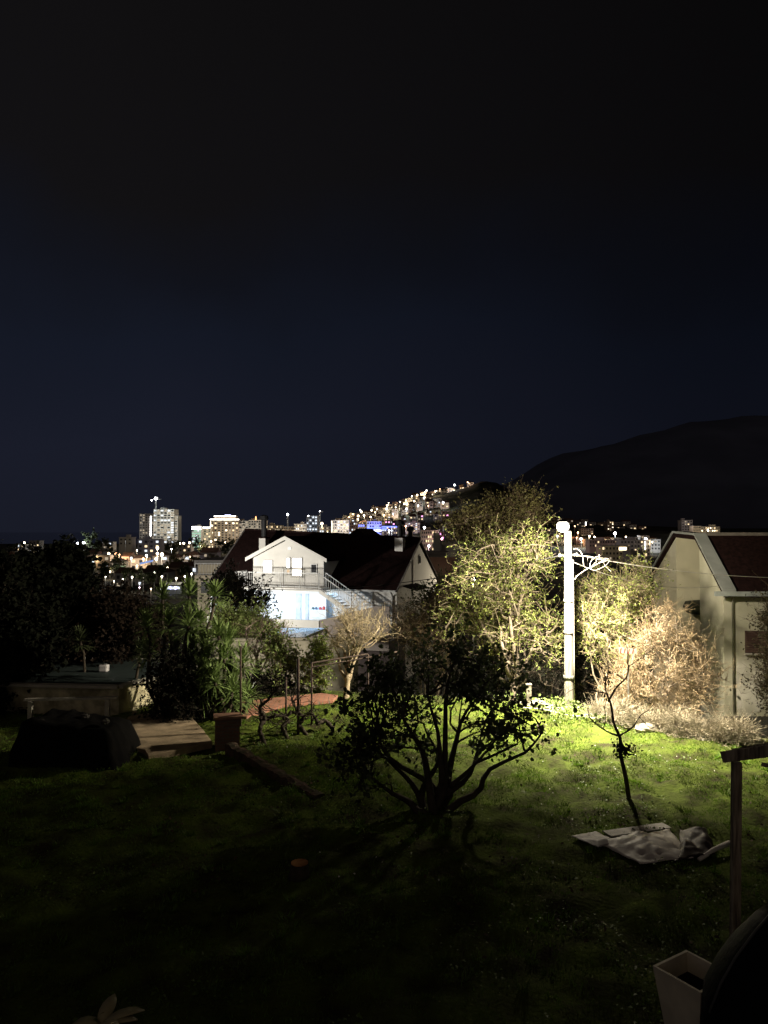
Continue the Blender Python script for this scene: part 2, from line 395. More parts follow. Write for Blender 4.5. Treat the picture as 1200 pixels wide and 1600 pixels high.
# mountain behind the town
MT = [(560, 846), (640, 842), (700, 800), (760, 768), (800, 750), (830, 737), (880, 708), (960, 691), (1040, 671), (1090, 656), (1200, 648), (1500, 600), (2200, 560)]
mv = []; us = [560 + 20 * i for i in range(90)]; rows = 14
for j in range(rows):
    for u in us:
        Yd = 1650 + 110 * j; zt = 5.5 + (830 - interp(MT, u)) / 1200 * 2900
        k = ss(j / (rows - 2.0)); x = (u - 600) / 1200 * Yd * (1 + .0 * j)
        z = -20 + (zt + 20) * k + 22 * noise.noise(Vector((x * .006, Yd * .006, 4))) * min(1, j / 4) * (1 if u > 760 else .2)
        mv.append((x, Yd, z))
nu = len(us); ii = (np.arange(rows - 1)[:, None] * nu + np.arange(nu - 1)[None, :]).ravel()
M_mtn = mat('hazy_mountain', (.13, .15, .22), .95, (.10, .115, .17), .006, 0, spec=0)  # lifted blue-grey colour stands in for haze over the slopes
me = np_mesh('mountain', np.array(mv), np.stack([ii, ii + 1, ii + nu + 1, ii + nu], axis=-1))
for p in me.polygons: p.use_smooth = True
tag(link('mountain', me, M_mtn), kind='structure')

# ------------------------------------------------------------------ lawn grass (blades nobody could count)
rs = np.random.RandomState(5)
def on_lawn(x, y):
    return y < interp(EDGE, x) - .15
def blades(n, ymin, ymax, hmin, hmax, wd):
    Yv = ymin + (ymax - ymin) * rs.uniform(0, 1, n) ** .8; Xv = rs.uniform(-1, 1, n) * (.53 * Yv + .6)
    keep = []; Z = []
    for x, y in zip(Xv, Yv):
        c = noise.noise(Vector((x * 1.1, y * 1.1, 20))) + .5 * noise.noise(Vector((x * 3.1, y * 3.1, 7)))
        ok = on_lawn(x, y) and c > rs.uniform(-.34, .30)
        keep.append(ok); Z.append(gh(x, y) if ok else 0)
    keep = np.array(keep); Xv = Xv[keep]; Yv = Yv[keep]; Z = np.array(Z)[keep]; n = len(Xv)
    a = rs.uniform(0, 6.28, n); H = rs.uniform(hmin, hmax, n) * (1 + .5 * np.array([noise.noise(Vector((x * .8, y * .8, 50))) for x, y in zip(Xv, Yv)]))
    ln = rs.uniform(.2, .9, n) * H; a2 = rs.uniform(0, 6.28, n); wdt = wd * rs.uniform(.6, 1.4, n)
    B = np.stack([Xv, Yv, Z - .01], 1); S = np.stack([np.cos(a), np.sin(a), 0 * a], 1) * wdt[:, None] / 2
    T = B + np.stack([np.cos(a2) * ln, np.sin(a2) * ln, H], 1)
    return np.stack([B - S, B + S, T], 1).reshape(-1, 3)
def tussocks(n, seed):
    rs = np.random.RandomState(seed); res = []
    while len(res) < n:
        y = 9 + 15 * rs.rand(); x = rs.uniform(-1, 1) * .5 * y
        if not on_lawn(x, y) or noise.noise(Vector((x * .5, y * .5, 77))) < -.15: continue
        m_ = rs.randint(22, 48); r_ = rs.uniform(.05, .16); a = rs.uniform(0, 6.28, m_); q = r_ * rs.uniform(0, 1, m_) ** .5; H = rs.uniform(.05, .12, m_)
        B = np.stack([x + q * np.cos(a), y + q * np.sin(a), np.full(m_, gh(x, y) - .01)], 1); a2 = a + rs.normal(size=m_) * .6
        T = B + np.stack([np.cos(a2) * H * .8, np.sin(a2) * H * .8, H], 1); S = np.stack([-np.sin(a2), np.cos(a2), 0 * a2], 1) * .009
        res.append(np.stack([B - S, B + S, T], 1).reshape(-1, 3))
    return np.concatenate(res)
VV = np.concatenate([tussocks(420, 3), blades(110000, 6.5, 18, .03, .07, .011), blades(170000, 15, 28, .03, .08, .016)])
M_grass = mat('grass_blade', (.13, .25, .018), .6, (.075, .11, .02), 1.1, trans=.3, lo=.38, hi=.58)
o = link('grass', np_mesh('grass', VV, np.arange(len(VV)).reshape(-1, 3)), M_grass); tag(o, 'short uneven green grass covering the garden lawn', 'grass', kind='stuff')
# clover and weed leaves
n = 16000; Yv = 8 + 17 * rs.uniform(0, 1, n); Xv = rs.uniform(-1, 1, n) * (.5 * Yv)
ps = [(x, y, gh(x, y) + rs.uniform(.02, .07)) for x, y in zip(Xv, Yv) if on_lawn(x, y) and noise.noise(Vector((x * .7, y * .7, 31))) > .02]
ps = np.array(ps); n = len(ps); Dn = rs.normal(size=(n, 3)); Dn[:, 2] = np.abs(Dn[:, 2]) * .4; Nn_ = rs.normal(size=(n, 3)) * .4; Nn_[:, 2] += 1
V, Fc = leaf_mesh(ps, Dn, Nn_, rs.uniform(.03, .07, n), 'small')
tag(link('weeds', np_mesh('weeds', V, Fc), mat('weed_leaf', (.13, .22, .025), .55, (.08, .13, .02), 1.2, trans=.3)), 'low clover and weed leaves spread through the lawn', 'weeds', kind='stuff')
n = 260; Yv = 12 + 10 * rs.uniform(0, 1, n); Xv = rs.uniform(-.3, 1, n) * (.45 * Yv)
ps = np.array([(x, y, gh(x, y) + .07) for x, y in zip(Xv, Yv) if on_lawn(x, y)]); n = len(ps)
Dn = rs.normal(size=(n, 3)); Nn_ = rs.normal(size=(n, 3)) * .3; Nn_[:, 2] += 1
V, Fc = leaf_mesh(ps, Dn, Nn_, rs.uniform(.018, .034, n), 'broad')
tag(link('daisies', np_mesh('daisies', V, Fc), mat('petal', (.8, .8, .75), .6)), 'tiny pale flowers scattered across the lit lawn', 'flowers', kind='stuff')

n = 1500; Yv = 10 + 15 * rs.uniform(0, 1, n); Xv = rs.uniform(-.6, 1, n) * (.5 * Yv)
ps = np.array([(x, y, gh(x, y) + .05) for x, y in zip(Xv, Yv) if on_lawn(x, y) and noise.noise(Vector((x * .35, y * .35, 12))) > .0]); n = len(ps)
V, Fc = leaf_mesh(ps, rs.normal(size=(n, 3)) * np.array([1, 1, .3]), rs.normal(size=(n, 3)) * .5 + np.array([0, 0, 1]), rs.uniform(.03, .08, n), 'oval')
tag(link('fallen_leaves', np_mesh('fallen_leaves', V, Fc), mat('fallen_leaf', (.10, .06, .03), .8, (.04, .025, .015), 1.5)), 'brown fallen leaves lying in the lawn grass', 'leaves', kind='stuff')

# ------------------------------------------------------------------ the street lamp
LP = G(889, 1104); LP.z = -.05; PY = LP.y
px_top = W(889, 830, PY); PTOP = px_top.z
rt = thing('street_lamp', 'tall pale concrete lamp post with glowing white lamp at the lawn edge', 'street lamp', (LP.x, LP.y, 0))
mb = MB(); hh = PTOP
mb.tube([(0, 0, -.4), (0, 0, -.39), (0, 0, hh * .25), (0, 0, hh * .5), (0, 0, hh * .75), (0, 0, hh - .012), (0, 0, hh)], [.150, .150, .142, .135, .125, .115, .112], 24); mb.build('pole', mat('pole_concrete', (.30, .28, .24), .9, (.13, .12, .10), 5, .3, 26, stretch=(3, 3, .35)), rt, smooth=True)
for zz in (hh * .42, hh * .60, .9):
    rr = .168 - .045 * zz / hh
    MB().lathe((0, 0, zz), [(rr, -.03), (rr + .012, -.03), (rr + .012, .03), (rr, .03)], 20).build('strap', M_steel, rt)
mb = MB(); mb.tube([(.0, 0, hh - .12), (-.12, -.35, hh + .10), (-.32, -.9, hh + .30), (-.51, -1.45, hh + .38)], .03, 10); mb.build('arm', M_steel, rt, smooth=True)
hx = (-.51, -1.5, hh + .27)
lh = MB().lathe(hx, [(.02, .09), (.08, .08), (.13, .05), (.16, .02), (.155, .0)], 20).build('lamp_head', mat('grey_lamp_housing', (.10, .10, .10), .6), rt, smooth=True)
MB().lathe(hx, [(.12, -.001), (.165, -.05), (.185, -.12), (.17, -.20), (.125, -.26), (.06, -.295), (.01, -.30)], 24).build('lamp_glass', emit('lamp_glow', (1, .94, .78), 14), rt, smooth=True)
for s, dz in ((-1, .0), (1, .03)):
    q = hh - .78 + dz
    br = MB().bar((s * .10, 0, q), (s * .26, 0, q + .02), .035).build('bracket', M_steel, rt)
    MB().lathe((s * .27, 0, q - .04), [(.02, 0), (.045, .02), (.03, .05), (.045, .08), (.02, .1)], 10).build('insulator', mat('porcelain', (.6, .58, .52), .3), br)
mb = MB(); mb.tube([(.16, -.06, .0), (.155, -.05, 1.5), (.145, -.05, 3.2), (.14, -.04, hh - .9)], .016, 6); mb.build('riser_cable', M_cable, rt, smooth=True)
ld = bpy.data.lights.new('lamp_light', 'POINT'); ld.energy = 700
BEAMS = [(ld, None)]
l2 = bpy.data.lights.new('lamp_beam', 'SPOT'); l2.energy = 19000; l2.spot_size = R(125); l2.spot_blend = 1.0; BEAMS.append((l2, Vector((.13, -.04, -1))))
l3 = bpy.data.lights.new('lamp_beam', 'SPOT'); l3.energy = 2500; l3.spot_size = R(179); l3.spot_blend = .45; BEAMS.append((l3, Vector((-.30, .92, -.22))))
l4 = bpy.data.lights.new('lamp_beam', 'SPOT'); l4.energy = 7600; l4.spot_size = R(86); l4.spot_blend = .7; BEAMS.append((l4, Vector((-1, .28, -.30))))
l5 = bpy.data.lights.new('lamp_beam', 'SPOT'); l5.energy = 950; l5.spot_size = R(80); l5.spot_blend = .8; BEAMS.append((l5, Vector((1, .5, -.42))))
for l_, dr_ in BEAMS:
    l_.color = (1, .88, .66); l_.shadow_soft_size = .18
    lo = bpy.data.objects.new('lamp_beam', l_); COL.objects.link(lo); lo.parent = rt; lo.location = (-.51, -1.5, hh - .12)
    if dr_ is not None: lo.rotation_euler = dr_.to_track_quat('-Z', 'Y').to_euler()

def cable(name, label, pts, sag, r, m, n=28):
    pts = [Vector(p) for p in pts]; out_ = []
    for i in range(n + 1):
        t = i / n; p = pts[0].lerp(pts[1], t); p.z -= sag * 4 * t * (1 - t); out_.append(p)
    return tag(MB().tube(out_, r, 6).build(name, m, smooth=True), label, 'cable')
A0 = Vector((LP.x + .27, LP.y, hh - .75))
cable('overhead_cable', 'pale overhead cable sagging from the lamp post to the house on the right', (A0, W(1290, 903, 24.5)), .22, .011, M_cable)
cable('overhead_cable', 'thin lower pale cable crossing in front of the right house balcony', (Vector((LP.x + .16, LP.y, hh - .98)), W(1125, 915, 27.4)), .35, .008, M_cable)
cable('overhead_cable', 'dark overhead cable crossing the white house front to the lamp post', (Vector((LP.x - .27, LP.y, hh - .78)), W(330, 910, 50)), .75, .016, M_cable_dk)
# loops of spare cable beside the post
rs2 = np.random.RandomState(3); rt2 = thing('cable_coil', 'tangled loops of pale spare cable hanging right of the lamp post', 'cable', (LP.x, LP.y, hh - .8))
def px_local(px, py, Y=None): return W(px, py, Y or PY - .05) - Vector((LP.x, LP.y, hh - .8))
def smooth_path(pp, n=40):
    P_ = [pp[0]] + pp + [pp[-1]]; res = []
    for i in range(1, len(P_) - 2):
        for k in range(8):
            t = k / 8; a, b_, c, d = P_[i - 1], P_[i], P_[i + 1], P_[i + 2]
            res.append(.5 * ((2 * b_) + (c - a) * t + (2 * a - 5 * b_ + 4 * c - d) * t * t + (3 * b_ - a - 3 * c + d) * t ** 3))
    res.append(P_[-2]); return res
for pl in ([(896, 858), (903, 858), (909, 866), (912, 882), (918, 888), (930, 884), (946, 873), (951, 876), (944, 884), (930, 891), (921, 889)],
           [(921, 889), (924, 877), (934, 870), (948, 886), (955, 893)],
           [(897, 905), (903, 899), (915, 890), (930, 882), (945, 877), (950, 873), (938, 872)],
           [(896, 868), (925, 870), (933, 876), (925, 884), (923, 890)]):
    MB().tube(smooth_path([px_local(a, b_) + Vector((0, rs2.uniform(-.1, .1), 0)) for a, b_ in pl]), .009, 6).build('cable_loop', M_cable, rt2, smooth=True)

# ------------------------------------------------------------------ trees by the lamp
make_tree('twiggy_tree', 'dense twiggy tree glowing yellow just left of the lamp post', 'tree', (W(800, 1080, 27).x, 27, -.7),
    [E(790, 900, 26.4, 85, 70, 1.3, 1.3), E(838, 862, 25.5, 36, 38, .7, .5), E(760, 880, 26.6, 55, 55, 1.2, .6), E(800, 980, 26.8, 80, 58, 1.4, 1.0), E(735, 965, 27.2, 60, 65, 1.4, .8), E(852, 1000, 26.4, 30, 50, 1.0, .4)],
    (M_bark_grey, M_twig_gold, M_leaf_yel), 11, limbs=10, trunk_r=.14, nbr=190, br_r=.026, ntw=1150, tw=(.3, .8), tw_r=.009, nleaf=15000, leaf=(.045, .085), wob=.2, sub=1)
make_tree('background_tree', 'taller dim olive tree rising behind the glowing twiggy tree', 'tree', (W(775, 1000, 29.5).x, 29.5, -1.5),
    [E(805, 812, 29.5, 36, 28, 1.2, 1), E(748, 822, 29.5, 48, 22, 1.2, .9), E(822, 793, 29.5, 16, 15, .8, .35), E(770, 845, 29.5, 65, 40, 1.3, .8)],
    (M_bark_grey, M_twig_brown, mat('leaf_pale_olive', (.17, .16, .06), .6, (.09, .085, .035), 1.2, trans=.4)), 12, limbs=8, trunk_r=.2, nbr=120, br_r=.03, ntw=1600, tw=(.3, .8), nleaf=16000, leaf=(.06, .11), kind='oval', up=.6, sub=2)
make_tree('leafy_shrub', 'green and tan leafy bush right of the lamp post, above the dry bush', 'bush', (W(955, 1080, 25.8).x, 25.8, -.7),
    [E(962, 932, 25.6, 62, 42, 1.3, 1), E(1005, 912, 26.2, 30, 28, 1, .5), E(922, 955, 26.2, 34, 60, 1.1, .8), E(960, 1000, 25.4, 60, 42, 1.3, .9)],
    (M_bark_grey, M_twig_gold, M_leaf_yel), 13, limbs=9, multi=True, trunk_r=.10, nbr=120, br_r=.02, ntw=1100, tw=(.3, .8), tw_r=.009, nleaf=8500, leaf=(.045, .085), wob=.2, sub=1, up=.5)
make_tree('dry_bush', 'tangled rusty brown dry bush between lamp post and right house', 'bush', (W(1050, 1110, 23.6).x, 23.6, -.5),
    [E(1040, 1035, 23.9, 65, 78, 1.2, 1.2), E(1092, 1055, 23.8, 44, 62, 1.0, .9), E(1035, 970, 24.2, 40, 40, .9, .5), E(985, 1050, 23.8, 45, 50, 1.0, .8), E(1050, 1095, 23.4, 85, 34, 1.0, .8)],
    (M_bark_grey, M_twig_tan, M_leaf_dry), 14, limbs=12, multi=True, trunk_r=.09, nbr=190, br_r=.016, ntw=1900, tw=(.3, .7), tw_r=.009, nleaf=2400, leaf=(.03, .05), wob=.25, sub=1, up=.4)
make_tree('hedge_shrub', 'grey brown leafless hedge filling the gap left of the lit tree', 'bush', (W(680, 1050, 29).x, 29, -1.2),
    [E(690, 1000, 28.5, 65, 55, 1.4, 1), E(650, 985, 29, 45, 50, 1.4, .8), E(720, 940, 28.5, 38, 45, 1.2, .6)],
    (M_bark_grey, M_twig_brown, M_leaf_olive), 15, limbs=10, multi=True, trunk_r=.09, nbr=120, br_r=.016, ntw=2200, tw=(.3, .7), tw_r=.007, nleaf=4500, leaf=(.04, .07), wob=.2, sub=2)
make_tree('evergreen_shrub', 'dark olive bush against the right end of the white house', 'bush', (W(680, 1000, 36).x, 36, -3),
    [E(690, 940, 36, 40, 30, 1.8, 1), E(715, 915, 37, 30, 28, 1.6, .8), E(655, 965, 35.5, 35, 30, 1.5, .8)],
    (M_bark_dark, M_twig_dark, M_leaf_dark), 16, limbs=7, multi=True, trunk_r=.09, nbr=70, ntw=900, tw=(.3, .7), nleaf=9000, leaf=(.08, .13), kind='oval')
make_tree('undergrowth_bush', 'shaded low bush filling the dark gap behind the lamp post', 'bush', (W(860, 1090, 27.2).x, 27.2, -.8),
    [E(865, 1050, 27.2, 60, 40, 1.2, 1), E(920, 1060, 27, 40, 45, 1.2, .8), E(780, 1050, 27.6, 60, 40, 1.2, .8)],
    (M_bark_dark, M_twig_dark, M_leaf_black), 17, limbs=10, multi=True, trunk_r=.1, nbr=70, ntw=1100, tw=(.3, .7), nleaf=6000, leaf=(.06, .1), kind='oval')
make_tree('pollarded_tree', 'bare pollarded tree with upright tan shoots in front of white house', 'tree', (W(540, 1090, 25.6).x, 25.6, -.05),
    [E(545, 968, 25.6, 32, 26, .7, 1), E(585, 985, 25.6, 26, 22, .7, .7), E(525, 1000, 25.6, 26, 22, .7, .6), E(560, 1005, 25.4, 45, 16, .7, .6)],
    (M_bark_pale, M_twig_gold, M_leaf_dry), 18, limbs=7, fork=.38, trunk_r=.11, nbr=80, br_r=.020, ntw=420, tw=(.25, .6), tw_r=.011, nleaf=300, leaf=(.03, .05), wob=.14, sub=1, up=.9)
# young citrus and climber by the trellis
make_tree('citrus_tree', 'small green leafed tree behind the vine trellis, left one', 'tree', (W(448, 1090, 26.4).x, 26.4, -.05),
    [E(435, 1020, 26.4, 30, 26, .8, 1), E(455, 1050, 26.4, 34, 26, .8, .8), E(420, 1000, 26.6, 20, 18, .6, .4)],
    (M_bark_dark, M_twig_brown, M_leaf_mid), 19, limbs=6, fork=.35, trunk_r=.06, nbr=45, br_r=.014, ntw=500, tw=(.2, .45), nleaf=3600, leaf=(.06, .10), kind='oval')
make_tree('lemon_tree', 'bright yellow green bush beside the pollarded tree trunk', 'bush', (W(498, 1088, 26.6).x, 26.6, -.05),
    [E(500, 1020, 26.6, 24, 24, .6, 1), E(488, 1055, 26.4, 30, 32, .6, 1)],
    (M_bark_dark, M_twig_brown, mat('leaf_lime', (.36, .46, .12), .5, (.2, .28, .07), 2, trans=.3)), 20, limbs=6, fork=.3, trunk_r=.05, nbr=45, br_r=.013, ntw=450, tw=(.2, .4), nleaf=3000, leaf=(.06, .10), kind='oval')
make_tree('bare_fig_tree', 'pale pinkish bare tree with curling branches left of terrace', 'tree', (W(392, 1090, 27.5).x, 27.5, -.3),
    [E(415, 990, 27.5, 36, 24, .9, 1), E(395, 1010, 27.5, 26, 24, .9, .6), E(440, 1000, 27.5, 26, 18, .8, .5)],
    (mat('bark_pinkish', (.42, .32, .29), .85, (.28, .2, .18), 5, .4), mat('twig_pinkish', (.40, .30, .26), .85, (.25, .18, .16)), M_leaf_mid), 21, limbs=7, fork=.4, trunk_r=.08, nbr=50, br_r=.02, ntw=260, tw=(.2, .5), tw_r=.009, nleaf=500, leaf=(.05, .08), kind='oval', wob=.28, sub=1)

# ------------------------------------------------------------------ big dark bush in the middle of the lawn
fb = G(680, 1262)
make_tree('garden_tree', 'dark many stemmed broad leaved tree standing alone mid lawn', 'tree', fb,
    [E(600, 1090, 15.3, 60, 62, .9, 1.1), E(680, 1068, 15.3, 52, 42, 1.0, .45), E(765, 1064, 15.5, 60, 34, .9, .6), E(800, 1125, 15.0, 42, 38, .7, .5), E(572, 1150, 15.2, 42, 48, .8, .7), E(650, 1140, 15.9, 70, 45, .8, .5), E(712, 1030, 15.3, 20, 32, .5, .2), E(760, 1140, 15.6, 40, 30, .5, .15), E(620, 1056, 15.5, 45, 26, .7, .4), E(560, 1205, 15.0, 32, 26, .5, .25), E(845, 1145, 14.8, 14, 14, .3, .1)],
    (M_bark_dark, M_twig_dark, M_leaf_dark), 32, limbs=11, multi=True, trunk_r=.16, nbr=95, br_r=.024, ntw=700, tw=(.25, .75), tw_r=.007, nleaf=4700, leaf=(.04, .11), kind='broad', wob=.15, sub=1, up=.1)
# bare sapling drawn limb by limb
sp0 = G(985, 1246); SY = sp0.y
rt = thing('bare_sapling', 'thin dark leafless sapling standing on the lit right part of lawn', 'tree', sp0)
mb = MB(); rs3 = np.random.RandomState(4)
def sap(pl, r0, r1):
    pp = smooth_path([W(a, b_, SY) - sp0 + Vector((0, rs3.uniform(-.12, .12), 0)) for a, b_ in pl]); n_ = len(pp)
    mb.tube(pp, [r0 + (r1 - r0) * i / (n_ - 1) for i in range(n_)], 7); return pp
main = sap([(985, 1250), (978, 1215), (972, 1180), (970, 1155), (960, 1130), (953, 1100), (948, 1075), (948, 1045), (944, 1020)], .05, .004)
subs = [sap([(950, 1096), (965, 1075), (978, 1055), (983, 1030), (982, 1010)], .022, .007), sap([(980, 1040), (1000, 1030), (1018, 1012)], .010, .004),
        sap([(968, 1150), (945, 1140), (925, 1125), (918, 1105)], .022, .007), sap([(945, 1142), (948, 1122), (945, 1105)], .01, .004),
        sap([(966, 1148), (985, 1135), (1002, 1118), (1012, 1108)], .018, .006), sap([(1000, 1120), (1015, 1137), (1030, 1132)], .008, .003),
        sap([(951, 1085), (930, 1080), (905, 1072), (885, 1058)], .014, .005), sap([(925, 1078), (910, 1098), (898, 1105)], .009, .003),
        sap([(948, 1062), (938, 1040), (930, 1020)], .010, .003), sap([(975, 1062), (960, 1050), (945, 1038)], .010, .003),
        sap([(905, 1072), (890, 1080), (880, 1090)], .007, .003), sap([(1006, 1021), (1022, 1024), (1034, 1016)], .006, .003)]
mb.build('trunk', M_bark_dark, rt, smooth=True)
src = np.array([list(p) for s in subs for p in s[4:]]); nn = 90; k = rs3.randint(0, len(src), nn); d = rs3.normal(size=(nn, 3)); d[:, 2] += .6
d /= np.linalg.norm(d, axis=1, keepdims=True); tt = np.linspace(0, 1, 4)[None, :, None]
P = src[k][:, None, :] + d[:, None, :] * tt * rs3.uniform(.1, .35, (nn, 1, 1)) + rs3.normal(size=(nn, 1, 3)) * .05 * tt * tt
V, Fc = twig_mesh(P, .004 * (1 - .7 * np.linspace(0, 1, 4))[None, :] * np.ones((nn, 1))); link('twigs', np_mesh('twigs', V, Fc), M_twig_dark, rt)
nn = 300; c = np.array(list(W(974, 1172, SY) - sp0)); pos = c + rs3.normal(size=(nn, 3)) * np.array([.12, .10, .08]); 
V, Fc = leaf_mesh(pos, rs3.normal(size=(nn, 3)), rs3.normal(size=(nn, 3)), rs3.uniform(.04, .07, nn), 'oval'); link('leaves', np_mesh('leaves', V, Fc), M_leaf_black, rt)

# ------------------------------------------------------------------ rubble and dry cuttings along the far edge of the lawn
def rock(name, c, r, m, seed, parent=None, sq=(1, 1, .65)):
    mb = MB(); n_, k_ = 10, 7; vs = []
    for i in range(k_):
        th = math.pi * (i + .5) / k_
        for j in range(n_):
            a = 2 * math.pi * j / n_; dv = Vector((math.sin(th) * math.cos(a), math.sin(th) * math.sin(a), math.cos(th)))
            q = r * (1 + .35 * noise.noise(dv * 1.6 + Vector((seed * 3.7, seed, 0)))); vs.append(Vector(c) + Vector((dv.x * sq[0], dv.y * sq[1], dv.z * sq[2])) * q)
    fs = [(i * n_ + j, (i + 1) * n_ + j, (i + 1) * n_ + (j + 1) % n_, i * n_ + (j + 1) % n_) for i in range(k_ - 1) for j in range(n_)]
    fs += [tuple(range(n_)), tuple(range((k_ - 1) * n_, k_ * n_))[::-1]]
    return mb.add(vs, fs).build(name, m, parent)
M_rock = mat('limestone', (.46, .42, .34), .9, (.28, .26, .21), 4, .5, 12)
rr_ = random.Random(8)
edge_px = [(735, 1078), (770, 1084), (815, 1097), (840, 1102), (865, 1107), (925, 1120), (950, 1122), (985, 1130), (1010, 1138), (1045, 1142), (1075, 1145), (1105, 1150), (1140, 1153), (1170, 1158)]
where = ['near the dark tree crown', 'just left of the pale short post', 'under the pale short post', 'halfway from short post to lamp post', 'left of the lamp post foot', 'right of the lamp post foot',
         'behind the sapling fork', 'right of the sapling stem', 'in front of the dry bush left half', 'in front of the dry bush middle', 'in front of the dry bush right half', 'before the right house drainpipe', 'under the right house corner', 'nearest the wooden frame']
for i, ((a, b_), wh) in enumerate(zip(edge_px, where)):
    g_ = G(a, b_); 
    rock('rock', (g_.x, g_.y, g_.z + .04), rr_.uniform(.16, .3), M_rock, i, sq=(1.3, .9, .55))
    o = bpy.context.scene.collection.objects[-1]; tag(o, 'pale limestone rock on the lawn edge, ' + wh, 'rock', 'rocks along the far lawn edge')
# leafy ground ivy + dry cuttings heap
mb_pos = []; 
for i in range(700):
    t_ = rr_.random(); k_ = rr_.choice(range(4)); 
    a, b_ = edge_px[k_][0] + t_ * 45 + 20, edge_px[k_][1] + 5
    g_ = G(a, b_ + rr_.uniform(-6, 8)); mb_pos.append((g_.x, g_.y + rr_.uniform(-.2, .5), g_.z + rr_.uniform(.03, .28)))
for i in range(600):
    g_ = G(rr_.uniform(855, 960), rr_.uniform(1105, 1130)); mb_pos.append((g_.x, g_.y, g_.z + rr_.uniform(.03, .25)))
ps = np.array(mb_pos); n = len(ps); rs = np.random.RandomState(77)
V, Fc = leaf_mesh(ps, rs.normal(size=(n, 3)), rs.normal(size=(n, 3)) * .5 + np.array([0, -.3, 1]), rs.uniform(.06, .11, n), 'oval')
tag(link('ground_ivy', np_mesh('ground_ivy', V, Fc), mat('ivy_leaf', (.18, .25, .07), .5, (.08, .12, .03), 2, trans=.2)), 'creeping green leaves over the stones at the lamp post foot', 'ivy', kind='stuff')
def heap(name, label, pts, hgt, dep, n, m, seed, ln=(.15, .5)):
    rs = np.random.RandomState(seed); t = rs.uniform(0, 1, n); P0 = []
    for q in t:
        k = q * (len(pts) - 1); i = min(int(k), len(pts) - 2); f = k - i; g = pts[i].lerp(pts[i + 1], f); P0.append(g)
    P0 = np.array([list(p) for p in P0]); dy = rs.normal(size=n) * dep * .45; P0[:, 1] += dy
    prof = np.maximum(0, 1 - (dy / dep) ** 2); bump = .65 + .5 * np.sin(t * 17 + seed) * .5 + .2 * np.sin(t * 41)
    P0[:, 2] += rs.uniform(0, 1, n) * hgt * prof * bump
    d = rs.normal(size=(n, 3)); d[:, 2] = np.abs(d[:, 2]) * .8; d /= np.linalg.norm(d, axis=1, keepdims=True)
    tt = np.linspace(0, 1, 4)[None, :, None]; L = rs.uniform(ln[0], ln[1], (n, 1, 1))
    P = P0[:, None, :] + d[:, None, :] * tt * L + rs.normal(size=(n, 1, 3)) * .25 * L * tt * tt
    V, Fc = twig_mesh(P, rs.uniform(.004, .010, (n, 1)) * (1 - .6 * np.linspace(0, 1, 4))[None, :])
    o = link(name, np_mesh(name, V, Fc), m); return tag(o, label, 'brushwood')
heap('brush_pile', 'low heap of dry tan cuttings from lamp post to wooden frame', [G(925, 1118), G(985, 1128), G(1050, 1142), G(1110, 1150), G(1175, 1158)], .55, .55, 5200, mat('twig_straw', (.42, .37, .27), .85, (.24, .21, .15), 2), 5)
heap('brush_pile', 'small scatter of grey cuttings behind the sapling, left of heap', [G(955, 1110), G(1000, 1118), G(1060, 1128)], .5, .5, 1800, M_twig_brown, 6)
# pale post left of the dark gap, hose on the grass, small dark plant
pp = G(826, 1099); rt = thing('fence_post', 'short pale concrete post between dark tree and lamp post', 'post', pp)
MB().box(-.08, .08, -.07, .07, -.2, .62).build('post', mat('mossy_concrete', (.24, .22, .17), .95, (.12, .11, .08), 5, .5), rt, bevel=.01); MB().box(-.09, .09, -.08, .08, .62, .65).build('cap', mat('mossy_concrete', (.24, .22, .17)), rt)
hp = [G(a, b_) for a, b_ in ((815, 1104), (850, 1110), (880, 1115), (915, 1121), (945, 1127))]
tag(MB().tube(smooth_path([p + Vector((0, 0, .05)) for p in hp]), .02, 6).build('garden_hose', M_cable, smooth=True), 'thin pale hose lying along the bright grass edge', 'hose')
g_ = G(845, 1140); rs = np.random.RandomState(9); rt = thing('small_plant', 'tiny dark seedling on the brightest grass right of dark tree', 'plant', g_)
n = 90; V, Fc = leaf_mesh(rs.normal(size=(n, 3)) * .07 + np.array([0, 0, .16]), rs.normal(size=(n, 3)), rs.normal(size=(n, 3)), rs.uniform(.05, .09, n), 'oval')
link('leaves', np_mesh('leaves', V, Fc), mat('leaf_purple_dark', (.05, .03, .035), .6), rt); MB().tube([(0, 0, -.03), (.01, 0, .18)], .008, 5).build('stem', M_bark_dark, rt)
# striped red and white board in the bushes
q = W(981, 1017, 22.9); rt = thing('barrier_board', 'small red and white striped board caught in the dry bush', 'sign', (q.x, q.y, q.z), R(-32))
MB().box(-.26, .26, -.01, .01, -.075, .075).build('panel', mat('faded_board', (.30, .24, .20), .8), rt)
for i in range(4): MB().prism([(-.24 + i * .12, -.013, -.072), (-.205 + i * .12, -.013, -.072), (-.175 + i * .12, -.013, .072), (-.21 + i * .12, -.013, .072)], (0, .002, 0)).build('stripe', mat('red_paint', (.30, .05, .03), .7), rt)
MB().tube([(0, .03, -1.9), (0, .03, .05)], .02, 6).build('post', M_steel, rt)

